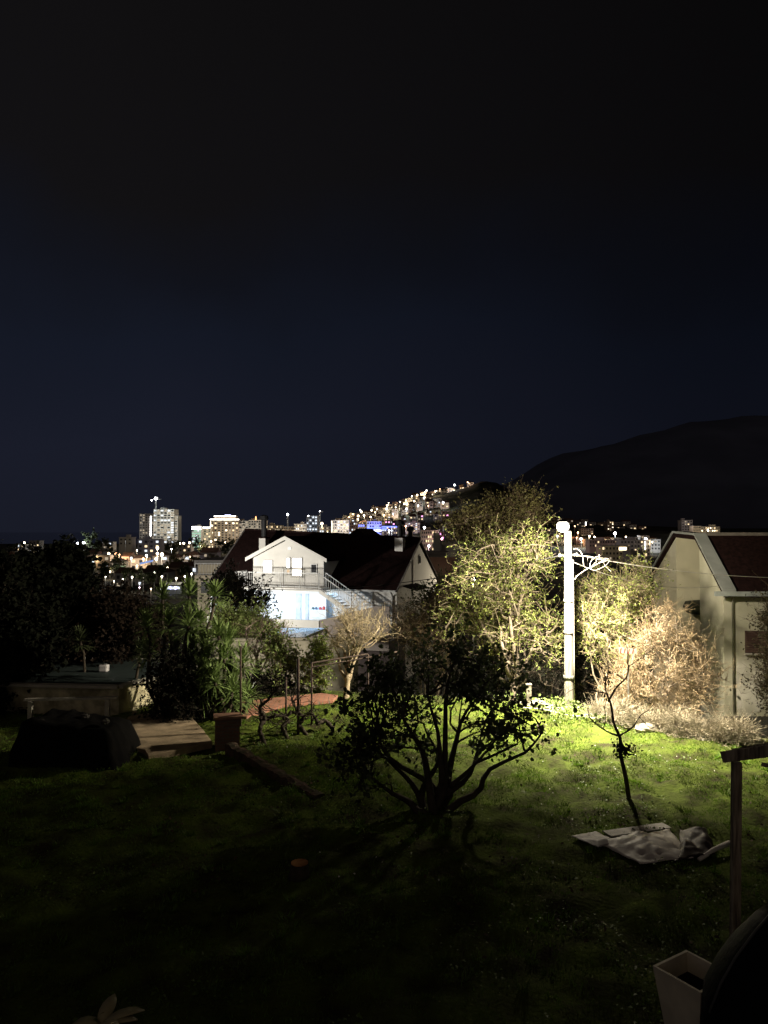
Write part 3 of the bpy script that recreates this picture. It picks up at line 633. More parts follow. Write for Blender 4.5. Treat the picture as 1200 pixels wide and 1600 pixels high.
# ------------------------------------------------------------------ sheets and board lying on the lawn
def sheet(name, label, cnr, m, seed, amp, cat='tarpaulin', lift=.06, res=26):
    rs = random.Random(seed); c = [Vector(p) for p in cnr]; mb = MB(); vs = []
    for j in range(res + 1):
        for i in range(res + 1):
            u, v = i / res, j / res; u2 = u + .05 * noise.noise(Vector((v * 3, seed, 0))); v2 = v + .05 * noise.noise(Vector((u * 3, seed + 5, 0)))
            p = (c[0] * (1 - u2) + c[1] * u2) * (1 - v2) + (c[3] * (1 - u2) + c[2] * u2) * v2
            q = Vector((p.x * 2.2, p.y * 2.2, seed)); f = .9 * (noise.noise(q * .55) + .55) + .55 * abs(noise.noise(q * 1.7)) + .14 * noise.noise(q * 4.3)
            vs.append(Vector((p.x, p.y, p.z + lift + amp * f * min(1, 3.5 * min(u, 1 - u, v, 1 - v) + .35))))
    n_ = res + 1
    mb.add(vs, [(j * n_ + i, j * n_ + i + 1, (j + 1) * n_ + i + 1, (j + 1) * n_ + i) for j in range(res) for i in range(res)])
    o = mb.build(name, m, smooth=True); s_ = o.modifiers.new('thickness', 'SOLIDIFY'); s_.thickness = .008
    return tag(o, label, cat)
M_sheet = mat('pale_plastic_sheet', (.78, .74, .70), .5, (.50, .46, .42), 2, .2)
sheet('plastic_sheet', 'largest crumpled white sheet at the front of the lawn pile', [G(932, 1319), G(1000, 1351), G(1084, 1343), G(1046, 1297)], M_sheet, 3, .15)
sheet('plastic_sheet', 'grey white flattened sheet, leftmost of the lawn pile', [G(893, 1308), G(935, 1326), G(965, 1318), G(930, 1300)], mat('grey_plastic_sheet', (.45, .42, .42), .55, (.3, .28, .28), 3, .2), 8, .07)
sheet('dark_tarpaulin', 'dark brown tarpaulin on the right of the lawn pile', [G(1062, 1300), G(1060, 1345), G(1118, 1336), G(1104, 1300)], mat('dark_tarpaulin', (.05, .035, .03), .6, (.03, .02, .02), 3, .2), 12, .16)
a, b_ = G(948, 1304), G(1042, 1289); a.z += .05; b_.z += .05
rt = thing('plank', 'pale flat board propped behind the crumpled white sheet', 'board', a)
MB().bar((0, 0, 0), b_ - a, .26, .025).build('board', mat('pale_board', (.50, .48, .45), .7, (.3, .28, .26), 3, .1), rt, bevel=.004)
MB().bar((.3, .1, -.05), (.3, -.1, -.05), .05).build('batten', M_wood, rt)
a, b_ = G(1092, 1342), G(1140, 1323); a.z += .05; b_.z += .12
tag(MB().tube([a, a.lerp(b_, .5) + Vector((0, 0, .03)), b_], [.035, .04, .05], 8).build('rolled_sheet', M_sheet, smooth=True), 'narrow pale roll on the grass beside the wooden post', 'roll')

# ------------------------------------------------------------------ wooden frame, planter and dark cover at the right edge
YF = 8.6; top = W(1148, 1190, YF); 
rt = thing('wooden_frame', 'tall weathered wooden post with cross beam at the right edge', 'frame', (top.x, YF, 0))
mb = MB(); mb.bar((-.04, 0, -.1), (.02, 0, top.z), .092, .092); mb.build('post', M_wood, rt, bevel=.008)
e_ = W(1260, 1169, YF - .9) - Vector((top.x, YF, 0))
MB().bar((-.09, .02, top.z + .05), (e_.x, e_.y, e_.z + .02), .14, .12).build('beam', M_wood, rt, bevel=.008)
MB().bar((-.02, -.02, top.z + .13), (e_.x, e_.y - .02, e_.z + .12), .05, .03).build('batten', M_wood, rt)
MB().bar((.3, 0, top.z - .03), (1.6, -.1, top.z - .22), .03, .04).build('brace', M_wood, rt)
MB().bar((1.62, -.4, -.1), (1.62, -.4, top.z + .1), .105, .105).build('post', M_wood, rt, bevel=.008)
YP = 8.3; c = W(1083, 1516, YP); rt = thing('planter', 'square tapered pale planter box at the lower right corner', 'planter', (c.x, YP, 0), R(33))
zt = c.z; a, b_ = .29, .18
outer = [(-1, -1), (1, -1), (1, 1), (-1, 1)]
vs = [(x * b_, y * b_, 0) for x, y in outer] + [(x * a, y * a, zt) for x, y in outer] + [(x * (a - .03), y * (a - .03), zt) for x, y in outer] + [(x * (a - .05), y * (a - .05), zt - .22) for x, y in outer]
fs = [(3, 2, 1, 0)] + [(i, (i + 1) % 4, 4 + (i + 1) % 4, 4 + i) for i in range(4)] + [(4 + i, 4 + (i + 1) % 4, 8 + (i + 1) % 4, 8 + i) for i in range(4)] + [(8 + i, 8 + (i + 1) % 4, 12 + (i + 1) % 4, 12 + i) for i in range(4)]
MB().add(vs, fs).build('box', mat('pale_plastic', (.80, .72, .56), .6, (.60, .54, .42), 3, .1), rt)
MB().add([(x * (a - .05), y * (a - .05), zt - .2) for x, y in outer], [(0, 1, 2, 3)]).build('soil', mat('soil', (.012, .009, .006), .95), rt)
YB = 7.2; c = W(1300, 1600, YB); rt = thing('covered_barrel', 'dark rounded barrel beside the pale planter at the corner', 'barrel', (c.x, YB + .35, 0))
MB().lathe((0, 0, 0), [(1.02, -.05), (1.0, .5), (.97, .88), (.86, 1.12), (.72, 1.36), (.52, 1.62), (.34, 1.82), (.08, 1.95)], 36).build('cover', mat('dark_cover', (.006, .006, .007), .7, (.004, .004, .004), 4, .3, spec=.15), rt, smooth=True)
MB().tube([(-.985, 0, .84), (-.87, 0, 1.12), (-.73, 0, 1.36), (-.53, 0, 1.62), (-.35, 0, 1.82)], .012, 6).build('seam', mat('seam_tape', (.10, .10, .10), .6), rt, smooth=True)

# succulent lower left, stump
def ribbons_from(rs, n, L, w0, lift, droop, c=(0, 0, 0), K=6):
    a = rs.uniform(0, 6.28, n); el = rs.uniform(lift[0], lift[1], n); t = np.linspace(0, 1, K)[None, :]
    Ln = rs.uniform(L[0], L[1], (n, 1)); dr = rs.uniform(droop[0], droop[1], (n, 1))
    h_ = Ln * t * np.cos(el)[:, None]; z = Ln * t * np.sin(el)[:, None] - dr * Ln * t ** 2.4
    P = np.stack([h_ * np.cos(a)[:, None], h_ * np.sin(a)[:, None], z], -1) + np.array(c)
    Wd = w0 * np.maximum(.04, np.sin(np.pi * np.clip(.12 + .88 * t, 0, 1)) ** .7) * np.ones((n, 1))
    return ribbon_mesh(P, Wd)
g_ = G(158, 1590); rt = thing('agave_plant', 'pale broad leaved plant in the darkness at bottom left', 'plant', g_)
V, Fc = ribbons_from(np.random.RandomState(8), 6, (.32, .55), .17, (.15, .8), (.1, .6), (0, 0, .02)); o = link('leaves', np_mesh('leaves', V, Fc), mat('agave_leaf', (.50, .44, .26), .5, (.36, .32, .18), 2), rt)
s_ = o.modifiers.new('t', 'SOLIDIFY'); s_.thickness = .012
g_ = G(468, 1362); rt = thing('tree_stump', 'small cut stump with orange top in the dark lawn', 'stump', g_)
MB().lathe((0, 0, 0), [(.19, -.05), (.16, .05), (.145, .2)], 14).build('bark', M_bark_dark, rt, smooth=True)
MB().lathe((0, 0, .2), [(.138, -.01), (.138, .012)], 14).build('cut_face', mat('cut_wood', (.55, .26, .09), .8, (.4, .17, .06), 8), rt)

# ------------------------------------------------------------------ left side: cistern, path, shed, walls, trellis
M_stone = mat('old_plaster', (.72, .66, .44), .9, (.28, .25, .16), 3, .5, 9)
YC = 25.6
def Z0(px, py, z):
    Y = (5.5 - z) / ((py - 830.0) / 1200.0); return W(px, py, Y)
zc = .9
a, b_, c, d = Z0(150, 1065, zc), Z0(186, 1068, zc), Z0(238, 1050, zc), Z0(196, 1041, zc)
rt = thing('stone_cistern', 'low plastered stone cistern with dark flat cover left of the bushes', 'cistern', (b_.x, b_.y, 0)); O = Vector((b_.x, b_.y, 0))
e1 = (Vector((-5.2, .5, 0))); e2 = Vector((2.0, 4.6, 0))
def quad(o_, u_, v_): return [o_, o_ + u_, o_ + u_ + v_, o_ + v_]
MB().prism([Vector((0, 0, -.3)), e2 + Vector((0, 0, -.3)), e1 + e2 + Vector((0, 0, -.3)), e1 + Vector((0, 0, -.3))][::-1], (0, 0, zc + .18)).build('wall', M_stone, rt)
k_ = Vector((0, 0, zc - .11)); mb = MB()
for p, q in ((Vector((0, 0, 0)), e2), (e2, e1 + e2), (e1 + e2, e1), (e1, Vector((0, 0, 0)))):
    mb.bar(p + k_ + Vector((0, 0, .04)), q + k_ + Vector((0, 0, .04)), .28, .08)
mb.build('coping', M_conc, rt)
MB().prism([p * .94 + (e1 + e2) * .03 + Vector((0, 0, zc - .07)) for p in (Vector((0, 0, 0)), e2, e1 + e2, e1)][::-1], (0, 0, .03)).build('cover', mat('teal_cover', (.03, .045, .045), .7), rt)
rt = thing('water_tank', 'small pale box tank on top of the stone cistern', 'tank', O + e1 * .42 + e2 * .45 + Vector((0, 0, zc - .04)))
MB().box(-.15, .15, -.13, .13, 0, .24).build('tank', mat('white_plastic', (.62, .60, .62), .5), rt, bevel=.05); MB().lathe((0, 0, .24), [(.06, 0), (.06, .04)], 12).build('lid', M_dark, rt)
# path slabs
M_path = mat('worn_concrete_path', (.38, .29, .19), .92, (.22, .17, .11), 3, .5, 15)
def slab(name, pxs, th, m, kind='structure', up=.03):
    pts = [G(a, b_) for a, b_ in pxs]; z = max(p.z for p in pts) + up
    o = MB().prism([Vector((p.x, p.y, z - th)) for p in pts], (0, 0, th)).build(name, m, bevel=.01)
    o['kind'] = kind; return o
slab('path', [(232, 1184), (332, 1168), (318, 1146), (300, 1130), (188, 1136), (184, 1168), (226, 1173)], .16, M_path, up=.09)
slab('path', [(196, 1128), (318, 1120), (308, 1111), (208, 1112)], .1, M_path, up=.05)
slab('brick_path', [(340, 1120), (352, 1101), (430, 1092), (503, 1086), (528, 1091), (520, 1098), (440, 1106), (385, 1122)], .1, brickmat('terracotta_paving', (.36, .16, .10), (.26, .11, .07), (.16, .13, .10), 1, .3, .15), up=.04)
# dark low shed left
g_ = G(98, 1196); rt = thing('covered_stack', 'low stack under black tarpaulin in the shade at far left', 'tarpaulin', (g_.x, g_.y, 0), R(-4))
mb = MB(); vs = []; n1, n2 = 34, 22
for i in range(n1 + 1):
    for j in range(n2 + 1):
        u, v = i / n1 * 2 - 1, j / n2 * 2 - 1; e_ = max(abs(u), abs(v)); k_ = min(1, (1.0 - e_) / .22)
        zz = .98 * ss(k_) ** .6 * (1 - .12 * u) + .10 * noise.noise(Vector((u * 2.4, v * 2, 5))) * k_ + .05 * noise.noise(Vector((u * 7, v * 6, 2))) * k_
        q_ = 1 + .08 * noise.noise(Vector((u * 4, v * 4, zz * 3))); vs.append((1.32 * u * q_ * (1 - .10 * k_), .75 + .85 * v * q_ * (1 - .10 * k_), zz - .03))
mb.add(vs, [(i * (n2 + 1) + j, (i + 1) * (n2 + 1) + j, (i + 1) * (n2 + 1) + j + 1, i * (n2 + 1) + j + 1) for i in range(n1) for j in range(n2)])
mb.build('cover', mat('black_tarpaulin', (.007, .0065, .006), .9, (.004, .004, .004), 4, .3, spec=.05), rt, smooth=True)
for q_ in ((-.7, .3), (.1, .9), (.8, .45)): rock('weight_stone', (q_[0], q_[1], .98), .11, mat('dark_stone', (.05, .045, .04), .9), int(q_[0] * 10) + 20, rt)
rt = thing('shelf_board', 'long pale ledge board between the black shed and the cistern', 'board', Z0(110, 1093, .7))
MB().bar((-1.3, 0, 0), (1.25, .25, .0), .16, .06).build('board', M_conc, rt)
for s_ in (-1.1, 1.0): MB().bar((s_, .05 + .1 * s_, -.8), (s_, .05 + .1 * s_, -.03), .12, .12).build('leg', M_conc, rt)
# brick pillar and sloping garden wall
M_brick = brickmat('old_brick', (.22, .11, .07), (.15, .08, .055), (.14, .12, .10), 1, .24, .08, rot=(R(90), 0, 0))
g_ = G(355, 1166); rt = thing('brick_pillar', 'square brick pillar at the top end of the garden wall', 'pillar', (g_.x, g_.y, 0), R(15))
MB().box(-.30, .30, -.2, .2, -.1, .78).build('shaft', M_brick, rt); MB().box(-.34, .34, -.24, .24, .78, .84).build('cap', mat('terracotta_cap', (.34, .19, .13), .9), rt)
a, b_ = G(352, 1172), G(500, 1242); a.z = b_.z = 0; d_ = (b_ - a); rt = thing('garden_wall', 'low dark brick wall running from pillar toward the dark tree', 'wall', a, math.atan2(d_.y, d_.x)); L_ = d_.length
def rough_wall(L0, L1, h0, h1, th, seed, n=60):
    mb = MB(); vs = []
    for i in range(n + 1):
        x = L0 + (L1 - L0) * i / n; h_ = h0 + (h1 - h0) * i / n + .05 * noise.noise(Vector((x * 4, seed, 0)))
        for y, z in ((-th, -.12), (-th, h_ * .5), (-th * .9, h_), (0, h_ + .02), (th * .9, h_), (th, h_ * .5), (th, -.12)):
            k_ = Vector((x * 5, y * 6, z * 6 + seed)); vs.append((x, y + .035 * noise.noise(k_), z + .03 * noise.noise(k_ * 1.7)))
    fs = [(i * 7 + j, i * 7 + j + 1, (i + 1) * 7 + j + 1, (i + 1) * 7 + j) for i in range(n) for j in range(6)] + [tuple(range(7)), tuple(range(n * 7, n * 7 + 7))[::-1]]
    return mb.add(vs, fs)
rough_wall(.25, L_, .24, .06, .13, 2).build('wall', mat('shaded_brick', (.11, .065, .05), .95, (.045, .04, .022), 5, .7, 18), rt)  # brick colour darkened to stand in for shadow along the bank
# trellis
M_iron = mat('rusty_iron', (.09, .06, .045), .8, (.05, .035, .03), 10)
tp = [(376, 1010, 1132), (408, 1092, 1158), (447, 1058, 1140), (466, 1030, 1140), (487, 1036, 1130), (575, 1022, 1118)]
g0 = G(466, 1138); rt = thing('vine_trellis', 'dark iron post trellis with top rail in front of green trees', 'trellis', g0)
tops = []
for a, yt, yb in tp:
    g_ = G(a, yb); t_ = W(a, yt, g_.y); MB().tube([g_ - g0 - Vector((0, 0, .1)), t_ - g0], .028 if a != 466 else .04, 7).build('post', M_iron, rt, smooth=True); tops.append((g_, t_))
MB().tube([tops[4][1] - g0, tops[5][1] - g0], .028, 6).build('rail', M_iron, rt)
MB().tube([tops[4][1] - g0 - Vector((0, .25, .08)), tops[5][1] - g0 - Vector((0, .25, .06)), W(622, 1018, 23) - g0], .022, 6).build('rail', M_iron, rt)
for i, (pl, lb) in enumerate((([(412, 1160), (406, 1140), (413, 1122), (406, 1106), (418, 1094), (428, 1082), (441, 1070)], 'gnarled grapevine on the leftmost trellis post'),
             ([(448, 1150), (441, 1136), (450, 1124), (432, 1118), (418, 1124), (404, 1116)], 'gnarled grapevine looping between the two left trellis posts'),
             ([(478, 1146), (468, 1132), (474, 1120), (458, 1112), (446, 1118), (432, 1110)], 'low curled grapevine at the middle of the trellis'),
             ([(520, 1138), (508, 1127), (497, 1130), (488, 1116), (474, 1119), (462, 1106), (455, 1090)], 'thin grapevine leaning right of the railed trellis post'))):
    g_ = G(*pl[0]); rt = thing('grapevine', lb, 'grapevine', g_, group='old grapevines along the trellis'); rs = np.random.RandomState(40 + i)
    pts = smooth_path([W(a, b_, g_.y + rs.uniform(-.15, .15)) - g_ for a, b_ in pl]); pts[0].z -= .1
    pts = [p + Vector(rs.normal(size=3) * .012) for p in pts]
    MB().tube(pts, [.062 - .036 * j / len(pts) + rs.uniform(-.010, .012) for j in range(len(pts))], 8).build('trunk', M_bark_dark, rt, smooth=True)
    mb = MB()
    for k in range(15):
        s0 = pts[rs.randint(8, len(pts))]; e_ = s0 + Vector((rs.uniform(-.7, .7), rs.uniform(-.2, .2), rs.uniform(-.25, .75)))
        mb.tube(path_pts(s0, e_, 9, .42, rs), [.015 - .0014 * j for j in range(9)], 5)
    mb.build('cane', M_bark_dark, rt, smooth=True)

# yuccas
def yucca(px, base_py, top_py, Y, label, seed, heads=3, L=(.4, .75), mm=None):
    rs = np.random.RandomState(seed); b0 = W(px, base_py, Y); b0.z = gh(b0.x, Y); tz = W(px, top_py, Y).z - b0.z
    rt = thing('yucca', label, 'yucca', b0, group='yuccas at the left of the lawn')
    mb = MB(); Vs = []; Fs = []; nb = 0
    for k in range(heads):
        hz = tz * (1 - .22 * k) - .35; e_ = Vector((rs.uniform(-.4, .4), rs.uniform(-.3, .3), max(hz, .3)))
        mb.tube(path_pts((rs.uniform(-.08, .08), rs.uniform(-.08, .08), -.1), e_, 7, .08, rs), [.07, .06, .055, .05, .045, .045, .05], 8)
        for q in range(3):
            V, Fc = ribbons_from(rs, 46, L, .045, (-.3 + .5 * q, .35 + .55 * q), (.05, .45), (e_.x, e_.y, e_.z - .12 + .12 * q), 6); Vs.append(V); Fs.append(Fc + nb); nb += len(V)
    mb.build('trunk', M_bark_dark, rt, smooth=True)
    link('leaves', np_mesh('leaves', np.concatenate(Vs), np.concatenate(Fs)), mm or M_yucca, rt)
yucca(250, 1118, 918, 23.5, 'yucca with spiky crown, leftmost of the tall lit ones', 51, 3)
yucca(285, 1118, 912, 23.2, 'yucca with two spiky heads, second of the tall lit ones', 52, 3)
yucca(320, 1118, 915, 23.5, 'tallest yucca against the neighbour balcony wall', 53, 4)
yucca(345, 1115, 975, 22.9, 'bright leafed yucca below the pine branch', 54, 4)
yucca(372, 1112, 990, 22.8, 'rightmost yucca beside the pinkish bare tree', 55, 4, (.45, .8))
yucca(330, 1112, 1010, 22.6, 'short bushy yucca in front of the tall ones', 56, 3, (.45, .8))
yucca(355, 1110, 1045, 22.3, 'lowest yucca above the brick pillar', 57, 3, (.4, .7))
yucca(300, 1115, 960, 22.9, 'mid height yucca behind the black conifer bush', 58, 3)
yucca(205, 1110, 1000, 24.5, 'thin dark yucca standing before the cistern wall', 59, 1, (.3, .5), M_leaf_dark)
yucca(135, 1110, 985, 25.5, 'thin dark yucca at the left end of the cistern', 60, 1, (.35, .6), M_leaf_dark)

def dense_tree(name, label, px, base_py, Y, ells, seed, mats, n, leaf, trunk_r=.2, kind='oval', group=None, cat='tree', ntw=900):
    b0 = W(px, base_py, Y); b0.z = gh(b0.x, Y)
    return make_tree(name, label, cat, b0, ells, mats, seed, limbs=max(6, len(ells)), fork=.4, trunk_r=trunk_r, nbr=70, br_r=.04, ntw=ntw, tw=(.3, .9), tw_r=.01, nleaf=n, leaf=leaf, kind=kind, sub=1, up=.2, group=group)
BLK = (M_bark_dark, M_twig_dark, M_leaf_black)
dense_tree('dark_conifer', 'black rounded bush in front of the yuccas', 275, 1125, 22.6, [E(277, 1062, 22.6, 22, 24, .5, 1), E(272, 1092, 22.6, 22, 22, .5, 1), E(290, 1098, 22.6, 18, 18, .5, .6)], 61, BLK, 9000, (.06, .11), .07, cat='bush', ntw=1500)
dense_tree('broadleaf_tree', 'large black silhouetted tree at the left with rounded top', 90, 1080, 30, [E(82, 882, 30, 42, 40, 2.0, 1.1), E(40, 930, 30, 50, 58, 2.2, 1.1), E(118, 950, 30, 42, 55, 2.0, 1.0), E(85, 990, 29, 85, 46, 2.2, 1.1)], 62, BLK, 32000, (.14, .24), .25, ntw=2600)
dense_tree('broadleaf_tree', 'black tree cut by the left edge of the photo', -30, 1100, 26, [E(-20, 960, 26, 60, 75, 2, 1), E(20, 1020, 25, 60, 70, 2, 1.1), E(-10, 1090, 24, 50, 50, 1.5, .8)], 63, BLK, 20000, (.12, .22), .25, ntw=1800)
dense_tree('broadleaf_tree', 'brownish dark tree between black trees and yuccas', 190, 1080, 29, [E(180, 972, 29, 40, 34, 1.6, 1), E(212, 990, 28, 36, 38, 1.5, 1), E(165, 1008, 28, 48, 32, 1.6, 1)], 64, (M_bark_dark, M_twig_dark, mat('leaf_brown_dark', (.022, .015, .011), .9, (.012, .009, .007), 2, spec=.05)), 18000, (.10, .18), .16, ntw=1800)
dense_tree('pine_tree', 'dark pine tree in front of the left terrace corner', 372, 1040, 38, [E(345, 915, 38, 30, 16, 1.2, .6), E(372, 930, 38, 34, 18, 1.3, 1), E(398, 938, 38, 20, 12, 1, .6), E(360, 955, 38, 30, 14, 1.2, .7), E(370, 908, 38, 16, 10, .8, .3)], 65, BLK, 5200, (.10, .18), .14, kind='small', ntw=900)
dense_tree('background_bush', 'mid green bush behind the yuccas near the pine', 345, 1060, 33, [E(345, 985, 33, 40, 28, 1.4, 1), E(385, 990, 33, 30, 24, 1.2, .8), E(400, 975, 34, 22, 16, 1, .4)], 66, (M_bark_dark, M_twig_brown, M_leaf_mid), 9000, (.08, .14), .1, cat='bush')
dense_tree('ivy_bush', 'dark ivy growing up the right house at the photo edge', 1204, 1110, 25.6, [E(1214, 990, 25.6, 13, 60, .5, 1), E(1214, 1070, 25.4, 15, 50, .5, 1)], 67, (M_bark_dark, M_twig_brown, mat('ivy_dark', (.09, .08, .04), .6, (.05, .045, .025), 3)), 5500, (.06, .1), .06, cat='ivy')
dense_tree('low_bush', 'dark low bush under the citrus trees by the brick path', 415, 1090, 26.5, [E(415, 1072, 26.5, 26, 16, .8, 1), E(445, 1078, 26.5, 22, 12, .7, .6)], 68, BLK, 2600, (.06, .1), .04, cat='bush', ntw=400)
# grey retaining wall of the neighbour behind the small trees
q = W(420, 1065, 31); rt = thing('retaining_wall', 'plain grey wall behind the small citrus trees', 'wall', (q.x, 31, -1.5), R(6))
MB().box(-2.2, 3.6, 0, .25, -1.5, 2.6).build('wall', M_conc, rt); MB().box(-2.25, 3.65, -.05, .3, 2.6, 2.68).build('coping', M_conc, rt)

# ------------------------------------------------------------------ the white house
ah = R(20); FR = W(620, 917, 48); FR = Vector((FR.x, FR.y, 0)); ZE = 2.0
hw = thing('white_house', 'white gabled house with dark tiled roof and bright blue white terrace', 'house', FR, 0)
ux = Vector((-math.cos(ah), math.sin(ah), 0)); uy = Vector((math.sin(ah), math.cos(ah), 0))
MH = Matrix(((ux.x, uy.x, 0, 0), (ux.y, uy.y, 0, 0), (0, 0, 1, 0), (0, 0, 0, 1)))   # local s (left), d (back), z
def HL(s, d, z): return MH @ Vector((s, d, z))
class HB(MB):
    def hbox(s_, s0, s1, d0, d1, z0, z1): return s_.box(s0, s1, d0, d1, z0, z1, MH)
    def hpr(s_, pts, vec): return s_.prism([HL(*p) for p in pts], MH @ Vector(vec))
LH = 13.0; DP = 9.0; ZR = 4.85; ZB = -4.0
# walls: right part (gable end at s=0)
ZL = ZR + .58
HB().hpr([(0, 0, ZB), (0, DP, ZB), (0, DP, ZE), (0, DP / 2, ZR - .15), (0, 0, ZE)], (LH, 0, 0)).build('wall', M_white, hw)
def slope(side):
    r = HB(); f_ = (lambda d: d) if side == 0 else (lambda d: DP - d); vs = []; n_ = 36; k_ = 12
    for top in (0, 1):
        for i in range(n_ + 1):
            s_ = -.12 + (LH + .5) * i / n_; zr_ = ZR + (ZL - ZR) * max(0, s_) / LH
            for j in range(k_ + 1):
                t_ = j / k_; vs.append(HL(s_, f_(-.45 + (DP / 2 + .45) * t_), ZE - .28 + (zr_ - ZE + .28) * t_ + (.16 + .012 * math.sin(j * 2.1 + i * 1.7) if top else 0)))
    m_ = (n_ + 1) * (k_ + 1); fs = []
    for o_ in (0, m_):
        fs += [(o_ + i * (k_ + 1) + j, o_ + i * (k_ + 1) + j + 1, o_ + (i + 1) * (k_ + 1) + j + 1, o_ + (i + 1) * (k_ + 1) + j) for i in range(n_) for j in range(k_)]
    for i in range(n_):
        for j in (0, k_): a_ = i * (k_ + 1) + j; b_ = a_ + k_ + 1; fs.append((a_, b_, b_ + m_, a_ + m_))
    for i in (0, n_):
        for j in range(k_): a_ = i * (k_ + 1) + j; fs.append((a_, a_ + 1, a_ + 1 + m_, a_ + m_))
    return r.add(vs, fs).build('roof', M_tile, hw)
rf = slope(0); slope(1)
MB().bar(HL(-.14, DP / 2, ZR + .19), HL(LH + .4, DP / 2, ZL + .21), .24, .12).build('ridge', M_tile, rf)
MB().bar(HL(LH + .42, -.45, ZE - .18), HL(LH + .42, DP / 2, ZL + .1), .1, .2).build('bargeboard', mat('dull_bargeboard', (.22, .20, .19), .8), rf)
MB().bar(HL(-.16, -.45, ZE - .20), HL(-.16, DP / 2, ZR + .06), .06, .14).build('bargeboard', mat('dull_bargeboard', (.22, .20, .19), .8), rf)
HB().hpr([(3.2, 5.2, ZR - .3), (4.8, 5.2, ZR + .85), (6.4, 5.2, ZR - .3)], (0, 3, 0)).build('roof', M_tile, hw)
# dormer gable front
S0, S1 = 4.75, 9.85; SM = 7.35; ZA = 5.15; ZD = 3.85; ZF = 1.92; df = -.55
HB().hpr([(S0, df, ZF), (S1, df, ZF), (S1, df, ZD - .1), (SM, df, ZA - .22), (S0, df, ZD - .1)], (0, 4.5, 0)).build('wall', M_white, hw)
r = HB(); 
for a, b_ in ((S0 - .35, SM), (S1 + .35, SM)):
    za = ZD - .28; r.hpr([(a, df - .35, za), (b_, df - .35, ZA - .15), (b_, df - .35, ZA + .03), (a, df - .35, za + .2)], (0, 4.6, 0))
r.build('roof', M_tile, hw)
r = HB()
for a, b_ in ((S0 - .38, SM), (S1 + .38, SM)):
    za = ZD - .33; r.hpr([(a, df - .40, za), (b_, df - .40, ZA - .22), (b_, df - .40, ZA + .04), (a, df - .40, za + .24)], (0, .05, 0))
r.build('bargeboard', M_white, hw)
M_win = emit('warm_white_window', (1, .90, .74), 4.5); M_win2 = emit('warm_window_dim', (1, .72, .45), .9)
def hwin(s0, s1, z0, z1, d, lit, nm='window'):
    f = HB(); t_ = .06
    for a in ((s0, s1, z0 - t_, z0), (s0, s1, z1, z1 + t_), (s0 - t_, s0, z0 - t_, z1 + t_), (s1, s1 + t_, z0 - t_, z1 + t_)): f.hbox(a[0], a[1], d - .05, d + .03, a[2], a[3])
    o = f.build(nm, M_paint, hw); HB().hbox(s0, s1, d - .012, d + .01, z0, z1).build('pane', lit, o)
    HB().hbox(s0 - .12, s1 + .12, d - .14, d, z0 - t_ - .05, z0 - t_).build('sill', M_conc, o); return o
hwin(8.45, 9.05, 2.75, 3.55, df, M_win); hwin(6.30, 6.95, 3.12, 3.75, df, M_win); hwin(6.30, 6.95, 2.62, 3.02, df, M_win)
hwin(7.15, 7.36, 3.12, 3.75, df, M_win); hwin(7.15, 7.36, 2.75, 3.0, df, M_win2); hwin(5.25, 5.6, 2.85, 3.35, df, M_glassdk)
HB().hbox(7.05, 7.3, df - .03, df, 4.30, 4.5).build('vent', M_steel, hw)
# right gable end window, lighter strip, eave canopy
f = HB(); f.hbox(-.04, .02, 4.55, 4.95, 3.25, 3.85); f.build('window', M_paint, hw); HB().hbox(-.05, -.04, 4.6, 4.9, 3.3, 3.8).build('pane', M_glassdk, hw)
HB().hbox(-.05, .0, 3.2, 3.6, 1.2, 3.75).build('pilaster', mat('pale_strip', (.8, .74, .66), .8), hw)
HB().hpr([(0, 1.2, 1.95), (0, 3.9, 1.95), (0, 3.9, 2.03), (0, 1.2, 2.03)], (-.9, 0, -.25)).build('canopy', M_tile, hw)
hwin(1.6, 1.95, .95, 1.5, 0, mat('white_box', (.8, .8, .8), .6), 'window')
# balcony slab, railing
HB().hbox(4.4, 10.7, -2.0, 0, ZF - .16, ZF).build('balcony', M_white, hw)
M_rail = M_paint
rl = HB()
def rail(mb, a, b_, h_=.95, step=.13):
    a = Vector(a); b_ = Vector(b_); L_ = (b_ - a).length; n_ = max(2, int(L_ / step)); hv = Vector((0, 0, h_))
    mb.bar(a + hv, b_ + hv, .05); mb.bar(a + Vector((0, 0, .1)), b_ + Vector((0, 0, .1)), .035)
    for i in range(n_ + 1):
        p = a.lerp(b_, i / n_); w_ = .045 if i % 10 == 0 else .02; mb.bar(p, p + hv, w_)
rail(rl, HL(4.45, -1.95, ZF), HL(10.65, -1.95, ZF)); rail(rl, HL(10.65, -1.95, ZF), HL(10.65, 0, ZF)); rl.build('railing', M_rail, hw)
# staircase going down to the right of the balcony
st = HB(); ns = 13; s_a, s_b = 4.4, .9; z_b = -.3
for i in range(ns):
    s_ = s_a + (s_b - s_a) * (i + .5) / ns; z = ZF - (ZF - z_b) * (i + 1) / ns; st.hbox(s_ - .16, s_ + .16, -1.95, -1.0, z - .05, z)
st.build('staircase', M_conc, hw)
HB().hpr([(s_a, -1.98, ZF), (s_a, -1.98, ZF - .28), (s_b, -1.98, z_b - .28), (s_b, -1.98, z_b)], (0, .06, 0)).build('stringer', M_white, hw)
rl = HB(); rail(rl, HL(s_a, -2.0, ZF), HL(s_b, -2.0, z_b), .95, .15); rail(rl, HL(s_a, -.98, ZF), HL(s_b, -.98, z_b), .95, .2); rl.build('stair_railing', M_rail, hw)
